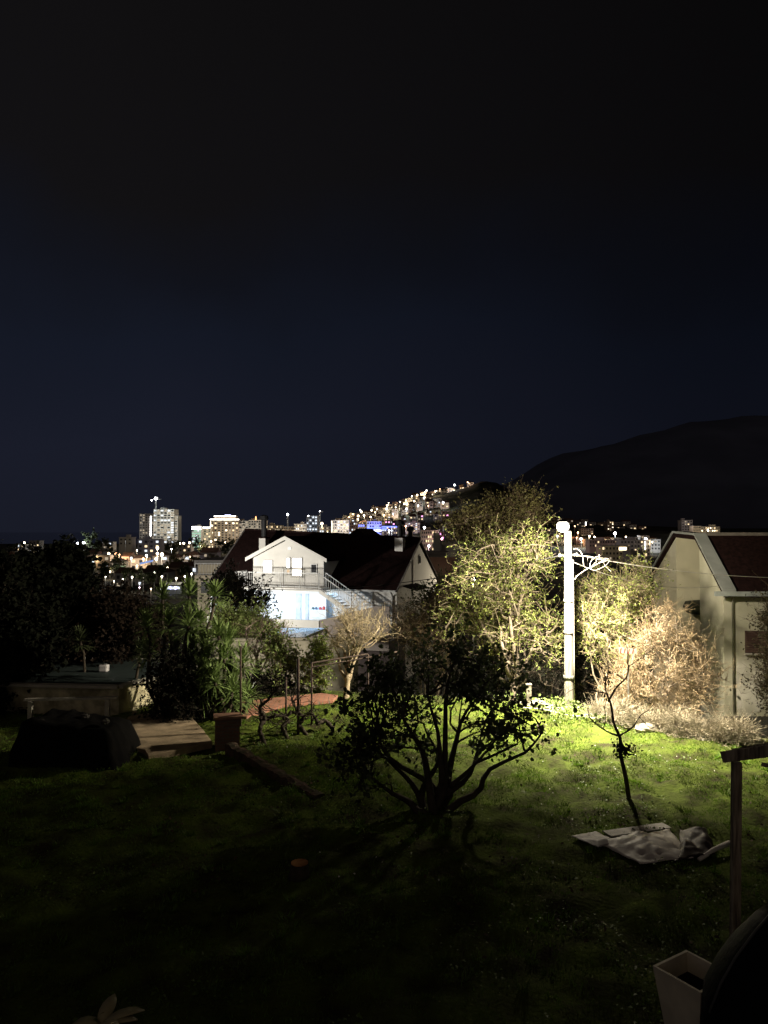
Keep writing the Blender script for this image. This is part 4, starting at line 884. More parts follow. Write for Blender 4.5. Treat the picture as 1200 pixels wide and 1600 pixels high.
# lit terrace room under the balcony
M_tw = mat('terrace_white', (.80, .82, .84), .7, (.76, .78, .80), 1)
HB().hbox(3.9, 11.6, -3.0, -.02, -.62, -.5).build('terrace', M_conc, hw)
HB().hbox(1.6, 11.6, -.10, -.03, -.5, ZF - .17).build('terrace_wall', M_tw, hw)
HB().hbox(11.5, 11.6, -2.9, -.10, -.5, ZF - .17).build('terrace_wall', M_tw, hw)
dr = HB().hbox(6.55, 6.95, -.14, -.10, -.5, 1.45).build('door', mat('pale_door', (.55, .62, .70), .5), hw)
HB().hbox(6.60, 6.64, -.17, -.14, .4, .5).build('handle', M_steel, dr)
HB().hbox(6.0, 6.25, -.14, -.10, -.5, 1.45).build('door', mat('pale_door', (.55, .62, .70), .5), hw)
sh = thing('terrace_shelf', 'white shelf unit with jars and red things on the bright terrace', 'shelf', FR)
HB().hbox(4.6, 5.8, -.5, -.12, .42, .46).build('shelf', M_tw, sh); HB().hbox(4.6, 4.65, -.5, -.12, -.5, 1.4).build('side_panel', M_tw, sh)
HB().hbox(4.66, 5.8, -.48, -.12, -.1, -.06).build('shelf', M_tw, sh)
for i, (s_, c_, h_, lb) in enumerate(((4.85, (.7, .08, .06), .22, 'larger red pot on the terrace shelf, right end'), (5.08, (.65, .1, .1), .16, 'smaller red pot on the terrace shelf'), (5.4, (.15, .18, .25), .13, 'dark blue jar on the terrace shelf'), (5.62, (.2, .22, .2), .15, 'grey green jar at the left end of terrace shelf'))):
    rt = thing('jar', lb, 'jar', FR + HL(s_, -.3, .462), group='jars on the terrace shelf'); MB().lathe((0, 0, 0), [(.07, 0), (.1, .05), (.09, h_ * .8), (.05, h_)], 10).build('body', mat('jar_%d' % i, c_, .4), rt, smooth=True); MB().lathe((0, 0, h_ + .002), [(.055, 0), (.055, .02)], 10).build('lid', M_paint, rt)
for i, s_ in enumerate((6.9, 7.5, 5.2)):
    rt = thing('potted_plant', ('small green potted plant at the terrace edge, ' + ('middle one', 'leftmost one', 'rightmost one')[i]), 'plant', FR + HL(s_, -2.55, -.5), group='potted plants on the bright terrace')
    MB().lathe((0, 0, 0), [(.12, 0), (.17, .3), (.16, .3)], 10).build('pot', mat('green_pot', (.12, .3, .22), .5), rt)
    rs = np.random.RandomState(90 + i); V, Fc = ribbons_from(rs, 26, (.25, .5), .04, (.5, 1.4), (.1, .5), (0, 0, .3)); link('leaves', np_mesh('leaves', V, Fc), mat('pot_leaf', (.12, .35, .2), .5), rt)
# parapet and lower slab
HB().hbox(3.9, 11.7, -3.1, -2.98, -.9, .12).build('parapet', M_white, hw)
HB().hpr([(3.9, -3.06, -.9), (3.9, -3.06, .12), (.2, -3.06, 1.1), (-.6, -3.06, 1.1), (-.6, -3.06, -.9)][::-1], (0, .1, 0)).build('parapet', mat('taupe_render', (.34, .29, .26), .9, (.28, .24, .21), 2), hw)
HB().hbox(-.6, 11.7, -3.14, -3.10, -1.5, -.35).build('fascia', mat('taupe_render', (.34, .29, .26), .9), hw)
HB().hbox(-.6, 11.7, -3.0, -.1, -4, -.95).build('basement', mat('dark_basement', (.08, .06, .055), .9), hw)
HB().hbox(-.1, 4.6, -.58, -.46, ZE - .27, ZE - .16).build('gutter', M_steel, hw)
MB().tube([HL(.25, -.52, ZE - .25), HL(.25, -.06, ZE - .55), HL(.25, -.06, ZB)], .05, 8).build('drainpipe', M_steel, hw, smooth=True)
# chimneys and flues
def chimney(s_, d_, z0, z1, w_, zf, fr):
    c_ = HB().hbox(s_ - w_ / 2, s_ + w_ / 2, d_ - w_ / 2, d_ + w_ / 2, z0, z1).build('chimney', M_white, hw)
    HB().hbox(s_ - w_ / 2 - .06, s_ + w_ / 2 + .06, d_ - w_ / 2 - .06, d_ + w_ / 2 + .06, z1, z1 + .08).build('cap', M_tile, c_)
    b0 = HL(s_, d_, z1 + .08); MB().tube([b0, b0 + Vector((0, 0, zf))], fr, 10).build('flue', M_dark, c_)
    MB().lathe(b0 + Vector((0, 0, zf)), [(fr, 0), (fr * 1.7, .06), (fr * 1.5, .3), (.02, .38)], 10).build('cowl', M_dark, c_); return c_
chimney(.95, 3.4, 3.1, 5.05, .56, .75, .2); chimney(.7, 4.9, 4.2, 4.9, .4, .5, .16)
chimney(10.8, 2.6, 3.0, 5.0, .5, 1.2, .19)
# terrace light
f = HB().hbox(6.6, 8.4, -.9, -.78, ZF - .23, ZF - .165).build('ceiling_lamp', emit('tube_lamp', (.7, .88, 1), 3), hw)
la = bpy.data.lights.new('terrace_light', 'AREA'); la.shape = 'RECTANGLE'; la.size = 5.6; la.size_y = .8; la.energy = 115; la.color = (.34, .64, 1)
lo = bpy.data.objects.new('terrace_light', la); COL.objects.link(lo); lo.parent = hw; lo.location = HL(6.4, -1.3, ZF - .3); lo.rotation_euler = (0, 0, -ah)
# satellite/bluish carport roof below the terrace
q = W(455, 1004, 41); rt = thing('carport', 'glossy grey lean-to roof with white edge beam below the terrace', 'carport', (q.x, q.y, q.z))
p0 = Vector((0, 0, 0)); p1 = W(510, 981, 44) - q; p2 = W(430, 981, 44.5) - q; p3 = W(395, 1000, 41.5) - q
MB().prism([p0, p1, p2, p3], (0, 0, -.06)).build('roof', mat('glossy_roof', (.16, .17, .20), .25, (.1, .1, .13), 2, spec=.7), rt)
MB().bar(p0 + Vector((0, -.05, -.03)), p1 + Vector((.05, -.05, -.03)), .09, .14).build('edge_beam', M_paint, rt)
for p in (p0, p1, p3): MB().bar(p + Vector((0, .1, -.1)), p + Vector((0, .1, -2.6)), .1).build('post', M_paint, rt)

# an added lamp out of sight behind the dark trees lights the house front
def street_lamp(loc, label, energy=0, col=(1, .85, .62), h_=6.0, gr=.22, group='street lamps of the town', m=None, zone=None, es=25):
    rt = thing('street_lamp', label, 'street lamp', loc, group=group)
    MB().tube([(0, 0, -.5), (0, 0, h_)], [.10 * max(1, gr * 2), .06 * max(1, gr * 2)], 6).build('pole', M_steel, rt)
    g_ = MB().lathe((0, 0, h_), [(gr * .3, 0), (gr * .9, gr * .4), (gr, gr), (gr * .8, gr * 1.6), (gr * .2, gr * 2)], 10).build('lamp_globe', m or emit('globe_%d_%d_%d_%d' % (col[0] * 100, col[1] * 100, col[2] * 100, es), col, es), rt, smooth=True)
    if energy:
        energy *= 1.9
        l_ = bpy.data.lights.new('lamp_light', 'POINT'); l_.energy = energy; l_.color = col; l_.shadow_soft_size = .3
        o_ = bpy.data.objects.new('lamp_light', l_); COL.objects.link(o_); o_.parent = rt; o_.location = (0, -gr - .4, h_ + gr - .3)
    return rt
q = W(165, 945, 43); street_lamp((q.x, 43, gh(q.x, 43)), 'added lamp hidden behind the dark trees left of the white house', 4300, (1, .95, .86), q.z - gh(q.x, 43), .12, group=None, es=2)

# ------------------------------------------------------------------ right house
KX, KY = 11.9, 27.0; rh = thing('cream_house', 'cream house with dark roof and recessed balcony at the right edge', 'house', (KX, KY, 0), R(-3))
zb, ze, zr, D2, LX = -2.0, 3.52, 5.28, 8.2, 12
def rb(*a): return MB().box(*a)
M_cr2 = mat('cream_patchy', (.62, .60, .47), .9, (.50, .485, .36), 1.1, .2, 14, lo=.35, hi=.65)
# roof profile front to back: eave, slope, short flat top, back slope
PR = [(0, 3.52), (2.45, 5.22), (5.0, 5.30), (8.2, 3.5)]
def prz(y): return interp(PR, y)
LO0, LO1, LD = 2.3, 5.0, 1.9; ov = .35; sl = (PR[1][1] - PR[0][1]) / PR[1][0]
def gable_wall(x0, y0, y1, m):
    ys_ = [y0] + [p[0] for p in PR if y0 < p[0] < y1] + [y1]
    MB().prism([(x0, y0, zb)] + [(x0, y1, zb)] + [(x0, y, prz(y) - .06) for y in ys_[::-1]], (LX - x0, 0, 0)).build('wall', m, rh)
gable_wall(0, 0, LO0, M_cr2); gable_wall(0, LO1, D2, M_cream); gable_wall(LD, LO0 + .003, LO1 - .003, M_cream)
rp = [(-ov, PR[0][1] - ov * sl)] + PR[1:3] + [(D2 + ov, PR[3][1] - .2)]
rf = MB().prism([(-.12, y, z - .05) for y, z in rp] + [(-.12, y, z + .12) for y, z in rp[::-1]], (LX + .6, 0, 0)).build('roof', M_tile, rh)
vb = MB()
for (ya, za), (yb_, zb2) in zip(rp, rp[1:]):
    vb.prism([(-.16, ya, za + .125), (-.16, yb_, zb2 + .125), (-.16, yb_, zb2 + .21), (-.16, ya, za + .21)], (.46, 0, 0))
vb.build('bargeboard', mat('grey_bargeboard', (.34, .36, .34), .8, (.28, .30, .28), 2), rh)
MB().box(.32, LX, 2.3, 2.6, 5.33, 5.45).build('ridge', mat('ridge_tile', (.16, .14, .12), .9), rf)
MB().box(-.45, LX, -ov - .10, -ov, ze - ov * sl - .02, ze - ov * sl + .14).build('gutter', mat('grey_gutter', (.42, .46, .44), .6), rh)
# balcony floor, railing, awning-like planter, door
MB().box(-.35, LD, LO0, LO1, .15, .30).build('balcony', M_cream, rh)
rl = MB()
for i in range(10):
    y = LO0 + .15 + i * .33; rl.box(-.32, -.22, y, y + .14, .30, 1.05)
rl.box(-.36, -.18, LO0, LO1, 1.05, 1.13); rl.build('balustrade', M_cream, rh)
dr = rb(LD - .04, LD, 3.3, 4.2, .32, 2.35).build('door', mat('dark_door', (.03, .02, .02), .6), rh)
MB().lathe((LD * .42, LO1 - 1.2, 2.45), [(.3, -.30), (.95, -.22), (1.1, .0), (1.0, .20), (.4, .28)], 24, .8, 1.0).build('awning', mat('dark_awning', (.05, .055, .035), .85, (.03, .035, .02), 3, .4), rh, smooth=True)
wn = rb(.72, 1.46, -.05, .01, 1.25, 2.02).build('window', mat('brown_frame', (.10, .06, .05), .7), rh)
mb = MB()
for i in range(9): mb.box(.76, 1.42, -.075, -.05, 1.29 + i * .08, 1.345 + i * .08)
mb.build('shutter', mat('brown_shutter', (.12, .07, .06), .7), wn); rb(.66, 1.52, -.13, -.05, 1.19, 1.25).build('sill', M_conc, wn)
MB().tube([(.28, -.32, ze - .2), (.28, -.06, ze - .5), (.28, -.06, zb)], .022, 8).build('drainpipe', mat('dull_pipe', (.20, .20, .15), .6), rh, smooth=True)
rb(-.04, LX, -.06, .0, zb, -.95).build('plinth', mat('dark_plinth', (.10, .10, .085), .9), rh)
# irregular lighter plaster repair
mb = MB(); pv = []; nn = 40
for i in range(nn):
    a = 2 * math.pi * i / nn; rr2 = 1 + .18 * noise.noise(Vector((math.cos(a) * 1.5, math.sin(a) * 1.5, 2))) * 2
    pv.append((.86 + .62 * rr2 * math.cos(a) * (1.0 if abs(math.cos(a)) < .8 else .9), -.006, .02 + 1.02 * rr2 * math.sin(a) * .95))
mb.prism([p for p in pv if True], (0, .005, 0)); mb.build('plaster_patch', mat('patch_plaster', (.78, .75, .66), .9, (.52, .50, .40), 1.6, .3, 8), rh)

# ------------------------------------------------------------------ neighbours just behind the white house
ORD = ['first', 'second', 'third', 'fourth', 'fifth', 'sixth', 'seventh', 'eighth', 'ninth', 'tenth', 'eleventh', 'twelfth', 'thirteenth', 'fourteenth', 'fifteenth', 'sixteenth', 'seventeenth', 'eighteenth', 'nineteenth', 'twentieth']
WIN_M = {'w': emit('win_warm', (1, .74, .42), 1.6), 'c': emit('win_cool', (.85, .92, 1), 1.3), 'd': mat('win_dark', (.03, .03, .035), .3), 'h': emit('win_hot', (1, .84, .58), 4), 'o': emit('win_orange', (1, .45, .18), 3.5),
         'b': emit('win_blue', (.10, .14, 1), 4.5), 'p': emit('win_pink', (1, .35, .75), 3.0), 'g': emit('win_greenish', (.55, 1, .72), .7), 'y': emit('win_soft', (1, .82, .58), .45), 's': emit('strip_white', (1, .97, .9), 10), 'v': emit('strip_violet', (.55, .55, 1), 8)}
WMESH = {}
def wmesh(k):
    if k not in WMESH:
        mb = MB().box(-.5, .5, -.06, .0, -.5, .5); me = bpy.data.meshes.new('window'); me.from_pydata(mb.v, [], mb.f); me.materials.append(WIN_M[k]); WMESH[k] = me
    return WMESH[k]
BC = {}
def bmat(k):
    T = {'white': (.66, .63, .58), 'cream': (.62, .54, .40), 'grey': (.40, .38, .37), 'pink': (.58, .42, .36), 'tan': (.48, .38, .28), 'dim': (.26, .25, .25), 'blue': (.45, .5, .6), 'conc': (.50, .46, .40)}
    return mat('town_wall_' + k, T[k], .9, tuple(x * .8 for x in T[k]), .15, 0)
M_rtile = mat('town_red_tile', (.15, .085, .065), .9, (.10, .06, .045), .5); M_rflat = mat('town_flat_roof', (.30, .28, .26), .9, (.2, .19, .18), .3)
def building(name, label, px0, px1, pyt, Y, colr='white', roof='flat', fl=3, cols=4, lit='wwd', dens=.5, depth=11, seed=1, group=None, base=None, rot=0, balc=False, cat='building', wsz=(.5, .5), ztop=None, cap=100):
    rg = random.Random(seed * 7 + int(px0)); a = W(px0, pyt, Y); b_ = W(px1, pyt, Y); xc = (a.x + b_.x) / 2; wd = abs(b_.x - a.x)
    zt = a.z if ztop is None else ztop; zb_ = (min(gh(a.x, Y), gh(b_.x, Y), gh(xc, Y + depth)) - .8) if base is None else base
    H = max(2.5, zt - zb_); rt = thing(name, label, cat, (xc, Y, zb_), rot, group)
    wh = H if roof == 'flat' else H * .78 if H < 12 else H - 2.2
    MB().box(-wd / 2, wd / 2, 0, depth, 0, wh).build('wall', bmat(colr), rt)
    if roof == 'flat':
        MB().box(-wd / 2 - .25, wd / 2 + .25, -.25, depth + .25, wh + .002, wh + .35).build('roof', M_rflat, rt)
        if H > 11 and rg.random() < .7:
            q_ = rg.uniform(-.25, .25) * wd; MB().box(q_ - wd * .14, q_ + wd * .14, depth * .35, depth * .7, wh + .36, wh + 2.3).build('roof_house', bmat(colr), rt)
    elif roof == 'gable':
        MB().prism([(-wd / 2 - .4, -.4, wh), (-wd / 2 - .4, depth + .4, wh), (-wd / 2 - .4, depth / 2, H + .3)], (wd + .8, 0, 0)).build('roof', M_rtile, rt)
    else:
        m_ = min(wd, depth) / 2; MB().add([(-wd / 2 - .4, -.4, wh), (wd / 2 + .4, -.4, wh), (wd / 2 + .4, depth + .4, wh), (-wd / 2 - .4, depth + .4, wh), (-wd / 2 + m_, depth / 2, H), (wd / 2 - m_ + .01, depth / 2, H)],
              [(0, 1, 5, 4), (1, 2, 5), (2, 3, 4, 5), (3, 0, 4), (3, 2, 1, 0)]).build('roof', M_rtile, rt)
    vis = min(wh, max(3.0, fl * 3.05)); cnt = 0
    for f_ in range(fl):
        zc_ = wh - (f_ + .5) * vis / fl
        if balc: MB().box(-wd / 2 + .2, wd / 2 - .2, -1.1, 0, zc_ - vis / fl * .46, zc_ - vis / fl * .46 + .16 + vis / fl * .12).build('balcony', bmat('white'), rt)
        for c_ in range(cols):
            if cnt >= cap: break
            k = rg.choice(lit) if rg.random() < dens else 'd'
            o = bpy.data.objects.new('window', wmesh(k)); COL.objects.link(o); o.parent = rt
            o.location = (-wd / 2 + (c_ + .5) * wd / cols, -.003, zc_); o.scale = (wd / cols * wsz[0], 1, vis / fl * wsz[1]); cnt += 1
    return rt
def strip(rt, x0, x1, z0, z1, k, y=-.35, nm='light_strip'):
    o = MB().box(x0, x1, y, y + .1, z0, z1).build(nm, WIN_M[k], rt); return o

nb = building('neighbour_house', 'cream building with railed balcony between yuccas and white house', 309, 352, 882, 62, 'cream', 'flat', 1, 2, 'd', 0, 7, 1, base=-6, cat='house')
rl = MB(); w_ = 43 / 1200 * 62
ht = W(0, 899, 61).z + 6; rail(rl, Vector((-w_ / 2, -.9, ht)), Vector((w_ / 2, -.9, ht)), .95, .22); rl.build('railing', M_paint, nb); MB().box(-w_ / 2, w_ / 2, -1.0, 0, ht - .5, ht).build('balcony', bmat('cream'), nb)
building('neighbour_house', 'grey flat roofed house just behind the white house right gable', 670, 700, 868, 78, 'white', 'flat', 1, 2, 'd', 0, 8, 2, base=-8, cat='house')
n2_ = building('neighbour_house', 'taller grey house with open roof terrace right of white house', 690, 725, 851, 84, 'grey', 'flat', 2, 2, 'd', 0, 9, 3, base=-9, cat='house')
building('neighbour_house', 'low house with dark red tiled roof under the grey house', 668, 712, 878, 66, 'tan', 'gable', 1, 2, 'd', 0, 7, 4, base=-7, cat='house')
q = W(735, 900, 62); street_lamp((q.x, 60, -6), 'added lamp hidden in the bushes beyond the lit tree', 900, (1, .86, .62), 7.6, .15, group=None)  # added lamp, unseen, brightens the houses beside the white house

# ------------------------------------------------------------------ the town: landmark blocks
TG = 'tall blocks of the distant town'
Y9 = 900
t1 = building('tower_block', 'dim grey tower left of the bright one, with one vertical light strip', 218, 240, 803, Y9 + 30, 'grey', 'flat', 13, 5, 'yd', .35, 18, 1, wsz=(.6, .45))
strip(t1, 4.7, 5.7, 9, 38, 's', -.6)
t2 = building('tower_block', 'brightest tall tower, pale lit grid of floors beside the crane', 240, 272, 796, Y9, 'white', 'flat', 16, 6, 'ycyd', .75, 20, 2, wsz=(.72, .55), balc=True)
building('tower_block', 'lower right wing of the brightest tall tower', 272.3, 278, 806, Y9 + 4, 'white', 'flat', 14, 1, 'yyd', .8, 16, 3, wsz=(.6, .5))
b3 = building('apartment_block', 'greenish white lit block with bright roof line', 300, 314, 823, Y9 - 20, 'white', 'flat', 8, 5, 'gcg', .85, 16, 4, wsz=(.8, .55)); strip(b3, -5.4, 5.4, 22.0 + (5.5 - 0) * 0 - .0, 22.6, 's')
b3b = building('apartment_block', 'cream lit block between greenish block and crowned tower', 315, 329, 824, Y9 - 10, 'cream', 'flat', 8, 4, 'ywy', .8, 16, 5, wsz=(.7, .5))
b4 = building('tower_block', 'tall block crowned by two bright white light bands', 328.5, 373, 812, Y9, 'tan', 'flat', 12, 8, 'yhwdd', .5, 20, 6, wsz=(.5, .6))
cr4 = W(334, 805, Y9); bb = MB().box(-12.6, 12.6, 2, 16, 0, 4.2)
o = bb.build('crown', bmat('tan'), b4); o.location = (0, 0, W(0, 812, Y9).z - b4.location.z + .4)
ztop4 = W(0, 812, Y9).z - b4.location.z
strip(b4, -17, 17, ztop4 - .2, ztop4 + .7, 's'); strip(b4, -12.6, 12.6, ztop4 + 3.6, ztop4 + 4.6, 's', 1.6); strip(b4, 0, 7, ztop4 + 4.7, ztop4 + 5.6, 'v', 1.6)
strip(b4, -16.6, -15.8, 4, ztop4 - 2, 'h')
for bb_, y_ in ((b3, 823), (b3b, 824)):
    zz = W(0, y_, Y9 - 15).z - bb_.location.z; strip(bb_, -5.2, 5.2, zz - .7, zz + .3, 's')
b5 = building('apartment_block', 'white balconied block right of the crowned tower', 373.5, 388, 814, Y9 + 5, 'white', 'flat', 9, 3, 'yyd', .7, 16, 7, balc=True, wsz=(.7, .5))
b6 = building('apartment_block', 'unfinished concrete block with red light and glowing top floor', 388.5, 415, 813, Y9 + 2, 'conc', 'flat', 8, 7, 'ddy', .5, 16, 8, wsz=(.55, .6))
zz = W(0, 813, Y9).z - b6.location.z; strip(b6, -9, 9, zz - .3, zz + .4, 'y'); o = MB().lathe((-2, 3, zz), [(.2, 0), (.7, 1), (.6, 4.2), (.1, 4.8)], 8).build('beacon', WIN_M['o'], b6)
specs = [(415.5, 440, 821, 'cream', 4, 9, 'cream terraced row with small lit windows behind the left chimney'), (440.5, 459, 823, 'tan', 4, 7, 'low tan block beneath the left light mast'), (459.5, 478, 819, 'conc', 4, 7, 'pale concrete block between light mast and bluish tower'),
         (478.5, 496, 806, 'blue', 8, 4, 'bluish grey tower under the white light, above house ridge'), (499, 517, 823, 'tan', 3, 5, 'tan block with warm street lights at its foot, above roof'), (517.5, 545, 813, 'white', 6, 6, 'white lit block with warm light column on its left'),
         (545.5, 559, 816, 'pink', 6, 4, 'pinkish block left of the narrow cream block'), (559.5, 573, 819, 'cream', 5, 4, 'narrow cream block just left of the blue lit hotel'), (573.5, 596, 815, 'blue', 6, 6, 'hotel facade washed in deep blue light'),
         (596.5, 622, 823, 'white', 4, 7, 'white block with blue lit roof terrace'), (634, 656, 817, 'pink', 7, 6, 'pinkish balconied block right of the big chimney')]
TB = {}
for i, (a, b_, y_, c_, f_, n_, lb) in enumerate(specs):
    Yb = 780 - 12 * (i % 3); lt = {'blue': 'ccd'}.get(c_, 'wyydc'); 
    if 'hotel' in lb: lt = 'bbd'
    TB[i] = building('apartment_block', lb, a, b_, y_, Yb, c_, 'flat', f_, n_, lt, .6, 14, 20 + i, group='mid rise blocks above the white house roof', wsz=(.6, .5), balc=i in (0, 5, 9, 10))
zz = W(0, 823, 768).z - TB[9].location.z; strip(TB[9], -8, 8, zz - .4, zz + .6, 'b'); strip(TB[9], -8, -3, zz - 3, zz - 1, 'b'); zz = W(0, 815, 768).z - TB[8].location.z; strip(TB[8], -7, 6, zz - 7, zz - 6, 'b'); strip(TB[8], -4, 7, zz - 9.5, zz - 8.3, 'v')
zz = W(0, 813, 768).z - TB[5].location.z; strip(TB[5], -8.4, -7.6, zz - 14, zz - 1, 'h')
pk = building('apartment_block', 'cream tiered block glowing pink at its base, right of roof gable', 658, 685, 829, 560, 'cream', 'flat', 6, 8, 'ywyd', .6, 14, 40, wsz=(.55, .55))
strip(pk, 4.5, 5.3, 2, 14, 'p', -.4); 
pk2 = building('apartment_block', 'narrow building lit magenta beside the cream tiered block', 686, 697, 831, 575, 'pink', 'flat', 5, 3, 'ppw', .7, 12, 41, wsz=(.7, .5))
building('apartment_block', 'slim white tower lit brightly low on the dark wooded slope', 693, 703, 822, 620, 'white', 'flat', 7, 2, 'hcy', .8, 10, 42, wsz=(.6, .6))
building('apartment_block', 'small cream block at the left foot of the olive tree', 704, 713, 828, 640, 'tan', 'flat', 5, 2, 'yd', .5, 10, 43)
# right hand town
RS = [(901, 915, 816, 900, 'dim', 5, 4, 'dim grey block left of the narrow tower, with white light'), (908, 927, 826, 820, 'grey', 4, 5, 'grey pink block just right of the lamp post top'), (949, 959, 815, 900, 'tan', 6, 3, 'narrow tower with glowing lower floors right of lamp post'),
      (960.5, 976, 824, 950, 'grey', 3, 4, 'low grey block right of the narrow tower'), (992, 1003, 824, 1000, 'dim', 3, 3, 'very dim block alone left of the cream house roof'), (921, 969, 844, 640, 'pink', 2, 12, 'long low pinkish building with warm lights above the cable'),
      (969.5, 1016, 844, 600, 'grey', 4, 9, 'long grey building with one vertical white light strip'), (940, 984, 853, 470, 'cream', 3, 8, 'flat cream building with one bright window above the cable'), (1017, 1032, 843, 650, 'white', 3, 3, 'small pale building touching the cream house roof slope'),
      (985, 1012, 862, 380, 'dim', 2, 5, 'dark low building behind the leafy bush top'), (1065, 1082, 813, 900, 'grey', 5, 4, 'grey block rising over the cream house chimney end'), (1083, 1095, 822, 880, 'cream', 2, 4, 'short lit block left part above cream house roof'), (1095.5, 1125, 823, 880, 'cream', 2, 9, 'long lit block with one lamp above cream house roof'),
      (856, 873, 827, 800, 'dim', 4, 4, 'dim block behind the lamp tree fringe'), (872, 889, 832, 760, 'grey', 4, 4, 'grey block directly behind the street lamp head')]
for i, (a, b_, y_, Yb, c_, f_, n_, lb) in enumerate(RS):
    lt = 'yhw' if i in (2, 12) else 'wydd'; rr2 = building('apartment_block', lb, a, b_, y_, Yb, c_, 'flat', f_, n_, lt, .45, 12, 60 + i, group='blocks of the right hand town', wsz=(.5, .45))
    zt_ = W(0, y_, Yb).z - rr2.location.z
    if i == 6: strip(rr2, 7.2, 7.9, zt_ - 7, zt_ - 1.2, 's')
    if i == 7: strip(rr2, 2, 6.5, zt_ - 2.6, zt_ - .8, 'h')
    if i == 0: strip(rr2, 5, 6, zt_ - 3.5, zt_ + .3, 's')
# crane with floodlights
def mast(px, pyt, Y, label, name='light_mast', kf='s', arm=None, group=None, size=1.0, two=False):
    p = W(px, pyt, Y); zb_ = gh(p.x, Y); rt = thing(name, label, 'crane' if name == 'tower_crane' else 'mast', (p.x, Y, zb_), group=group); H = p.z - zb_
    mb = MB()
    for sx, sy in ((-.5, -.5), (.5, -.5), (.5, .5), (-.5, .5)): mb.bar((sx, sy, -1), (sx, sy, H), .16)
    for i in range(int(H / 3)): mb.bar((-.5, -.5, i * 3), (.5, -.5, i * 3 + 3), .1); mb.bar((.5, .5, i * 3), (-.5, .5, i * 3 + 3), .1)
    mb.build('mast', M_steel, rt)
    if arm: mb = MB(); mb.bar((-arm * .3, 0, H - 1), (arm, 0, H - .6), .3); mb.bar((-arm * .3, 0, H - .6), (0, 0, H + 1.5), .12); mb.bar((0, 0, H + 1.5), (arm, 0, H - .4), .12); mb.build('jib', M_steel, rt)
    MB().lathe((0, -.8, H), [(.2, -size), (size, -size * .4), (size, size * .4), (.2, size)], 10).build('floodlight', emit('flood_white', (.95, .97, 1), 35), rt)
    if two: MB().lathe((-4.5, -.8, H - 2), [(.15, -.7), (.7, -.3), (.7, .3), (.15, .7)], 10).build('floodlight', emit('flood_white', (.95, .97, 1), 35), rt)
    return rt
mast(243.5, 779, Y9 - 25, 'tall crane with twin floodlights above the two left towers', 'tower_crane', arm=6, size=1.5, two=True)
mast(449.5, 804, 760, 'light mast with white lamp above the tan block', size=.9, group='light masts over the roof')
mast(500, 799, 770, 'thin mast topped by a dim lamp right of bluish tower', arm=3, size=.35, group='light masts over the roof')
mast(482, 806, 765, 'short mast with small white light on the bluish tower corner', size=.4, group='light masts over the roof')
# row of generic houses by zone, labelled in order from the left
def zone(items, txt, grp, Yf, seed, pal, lit='wwhyd', dens=.65, roofs=('flat', 'hip', 'gable'), depth=10, lamps=None):
    items = sorted(items, key=lambda q: (q[0] + q[1]) / 2); rg = random.Random(seed)
    for i, (a, b_, y_, Yb) in enumerate(items):
        c_ = rg.choice(pal); rf_ = rg.choice(roofs); wpx = b_ - a; wm = wpx / 1200 * Yb; Hm = 7
        nm = {'white': 'white', 'cream': 'cream', 'grey': 'grey', 'pink': 'pinkish', 'tan': 'tan', 'dim': 'dim', 'blue': 'bluish', 'conc': 'concrete'}[c_]
        building('town_house', f'{nm} {"flat roofed" if rf_ == "flat" else "tile roofed"} house, {ORD[i]} from left {txt}', a, b_, y_, Yb, c_, rf_, 2 if wm < 14 else 3, max(2, int(wm / 3.2)), lit, dens, depth, seed + i, group=grp, cat='house', wsz=(.45, .45))
rg = random.Random(21)
def ridge_py(px): return interp(RIDGE, px)
def row(px0, px1, n, Y, hgt, jit=3.0, off=0):
    it = []
    for i in range(n):
        a = px0 + (px1 - px0) * i / n + rg.uniform(-1, 1.5); wp = (px1 - px0) / n * rg.uniform(.6, 1.05)
        xc = (a + wp / 2 - 600) / 1200 * Y; Yj = Y + rg.uniform(-24, 24); zt_ = gh(xc, Yj) + rg.uniform(hgt[0], hgt[1]); py = 830 - (zt_ - 5.5) / Yj * 1200
        it.append((a, a + wp, py, Yj))
    return it
PAL = ['white', 'white', 'cream', 'grey', 'pink', 'tan']
zone(row(545, 742, 17, 1085, (4.5, 8)), 'along the lit ridge of the hill', 'houses along the hill ridge', 0, 100, PAL, 'hwyd', .5)
zone(row(536, 700, 15, 1025, (6, 10)), 'in the second row below the ridge', 'hillside houses, second row', 0, 140, PAL, 'hwyd', .45)
zone(row(528, 676, 14, 965, (6, 10)), 'in the third row below the ridge', 'hillside houses, third row', 0, 180, PAL, 'wyydd', .5)
zone(row(524, 702, 14, 900, (7, 12)), 'in the fourth row below the ridge', 'hillside houses, fourth row', 0, 220, PAL, 'wyydc', .5)
zone(row(600, 704, 8, 835, (7, 12)), 'in the lowest row of the hillside', 'hillside houses, lowest row', 0, 260, PAL, 'wcydp')
zone(row(858, 1010, 12, 985, (4, 8)), 'in the far row right of the lamp post', 'far houses right of the lamp post', 0, 300, PAL + ['dim', 'dim'], 'wydd', .5)
zone(row(858, 1030, 12, 740, (5, 9)), 'in the near row right of the lamp post', 'near houses right of the lamp post', 0, 340, PAL + ['dim', 'dim'], 'wydd', .45)
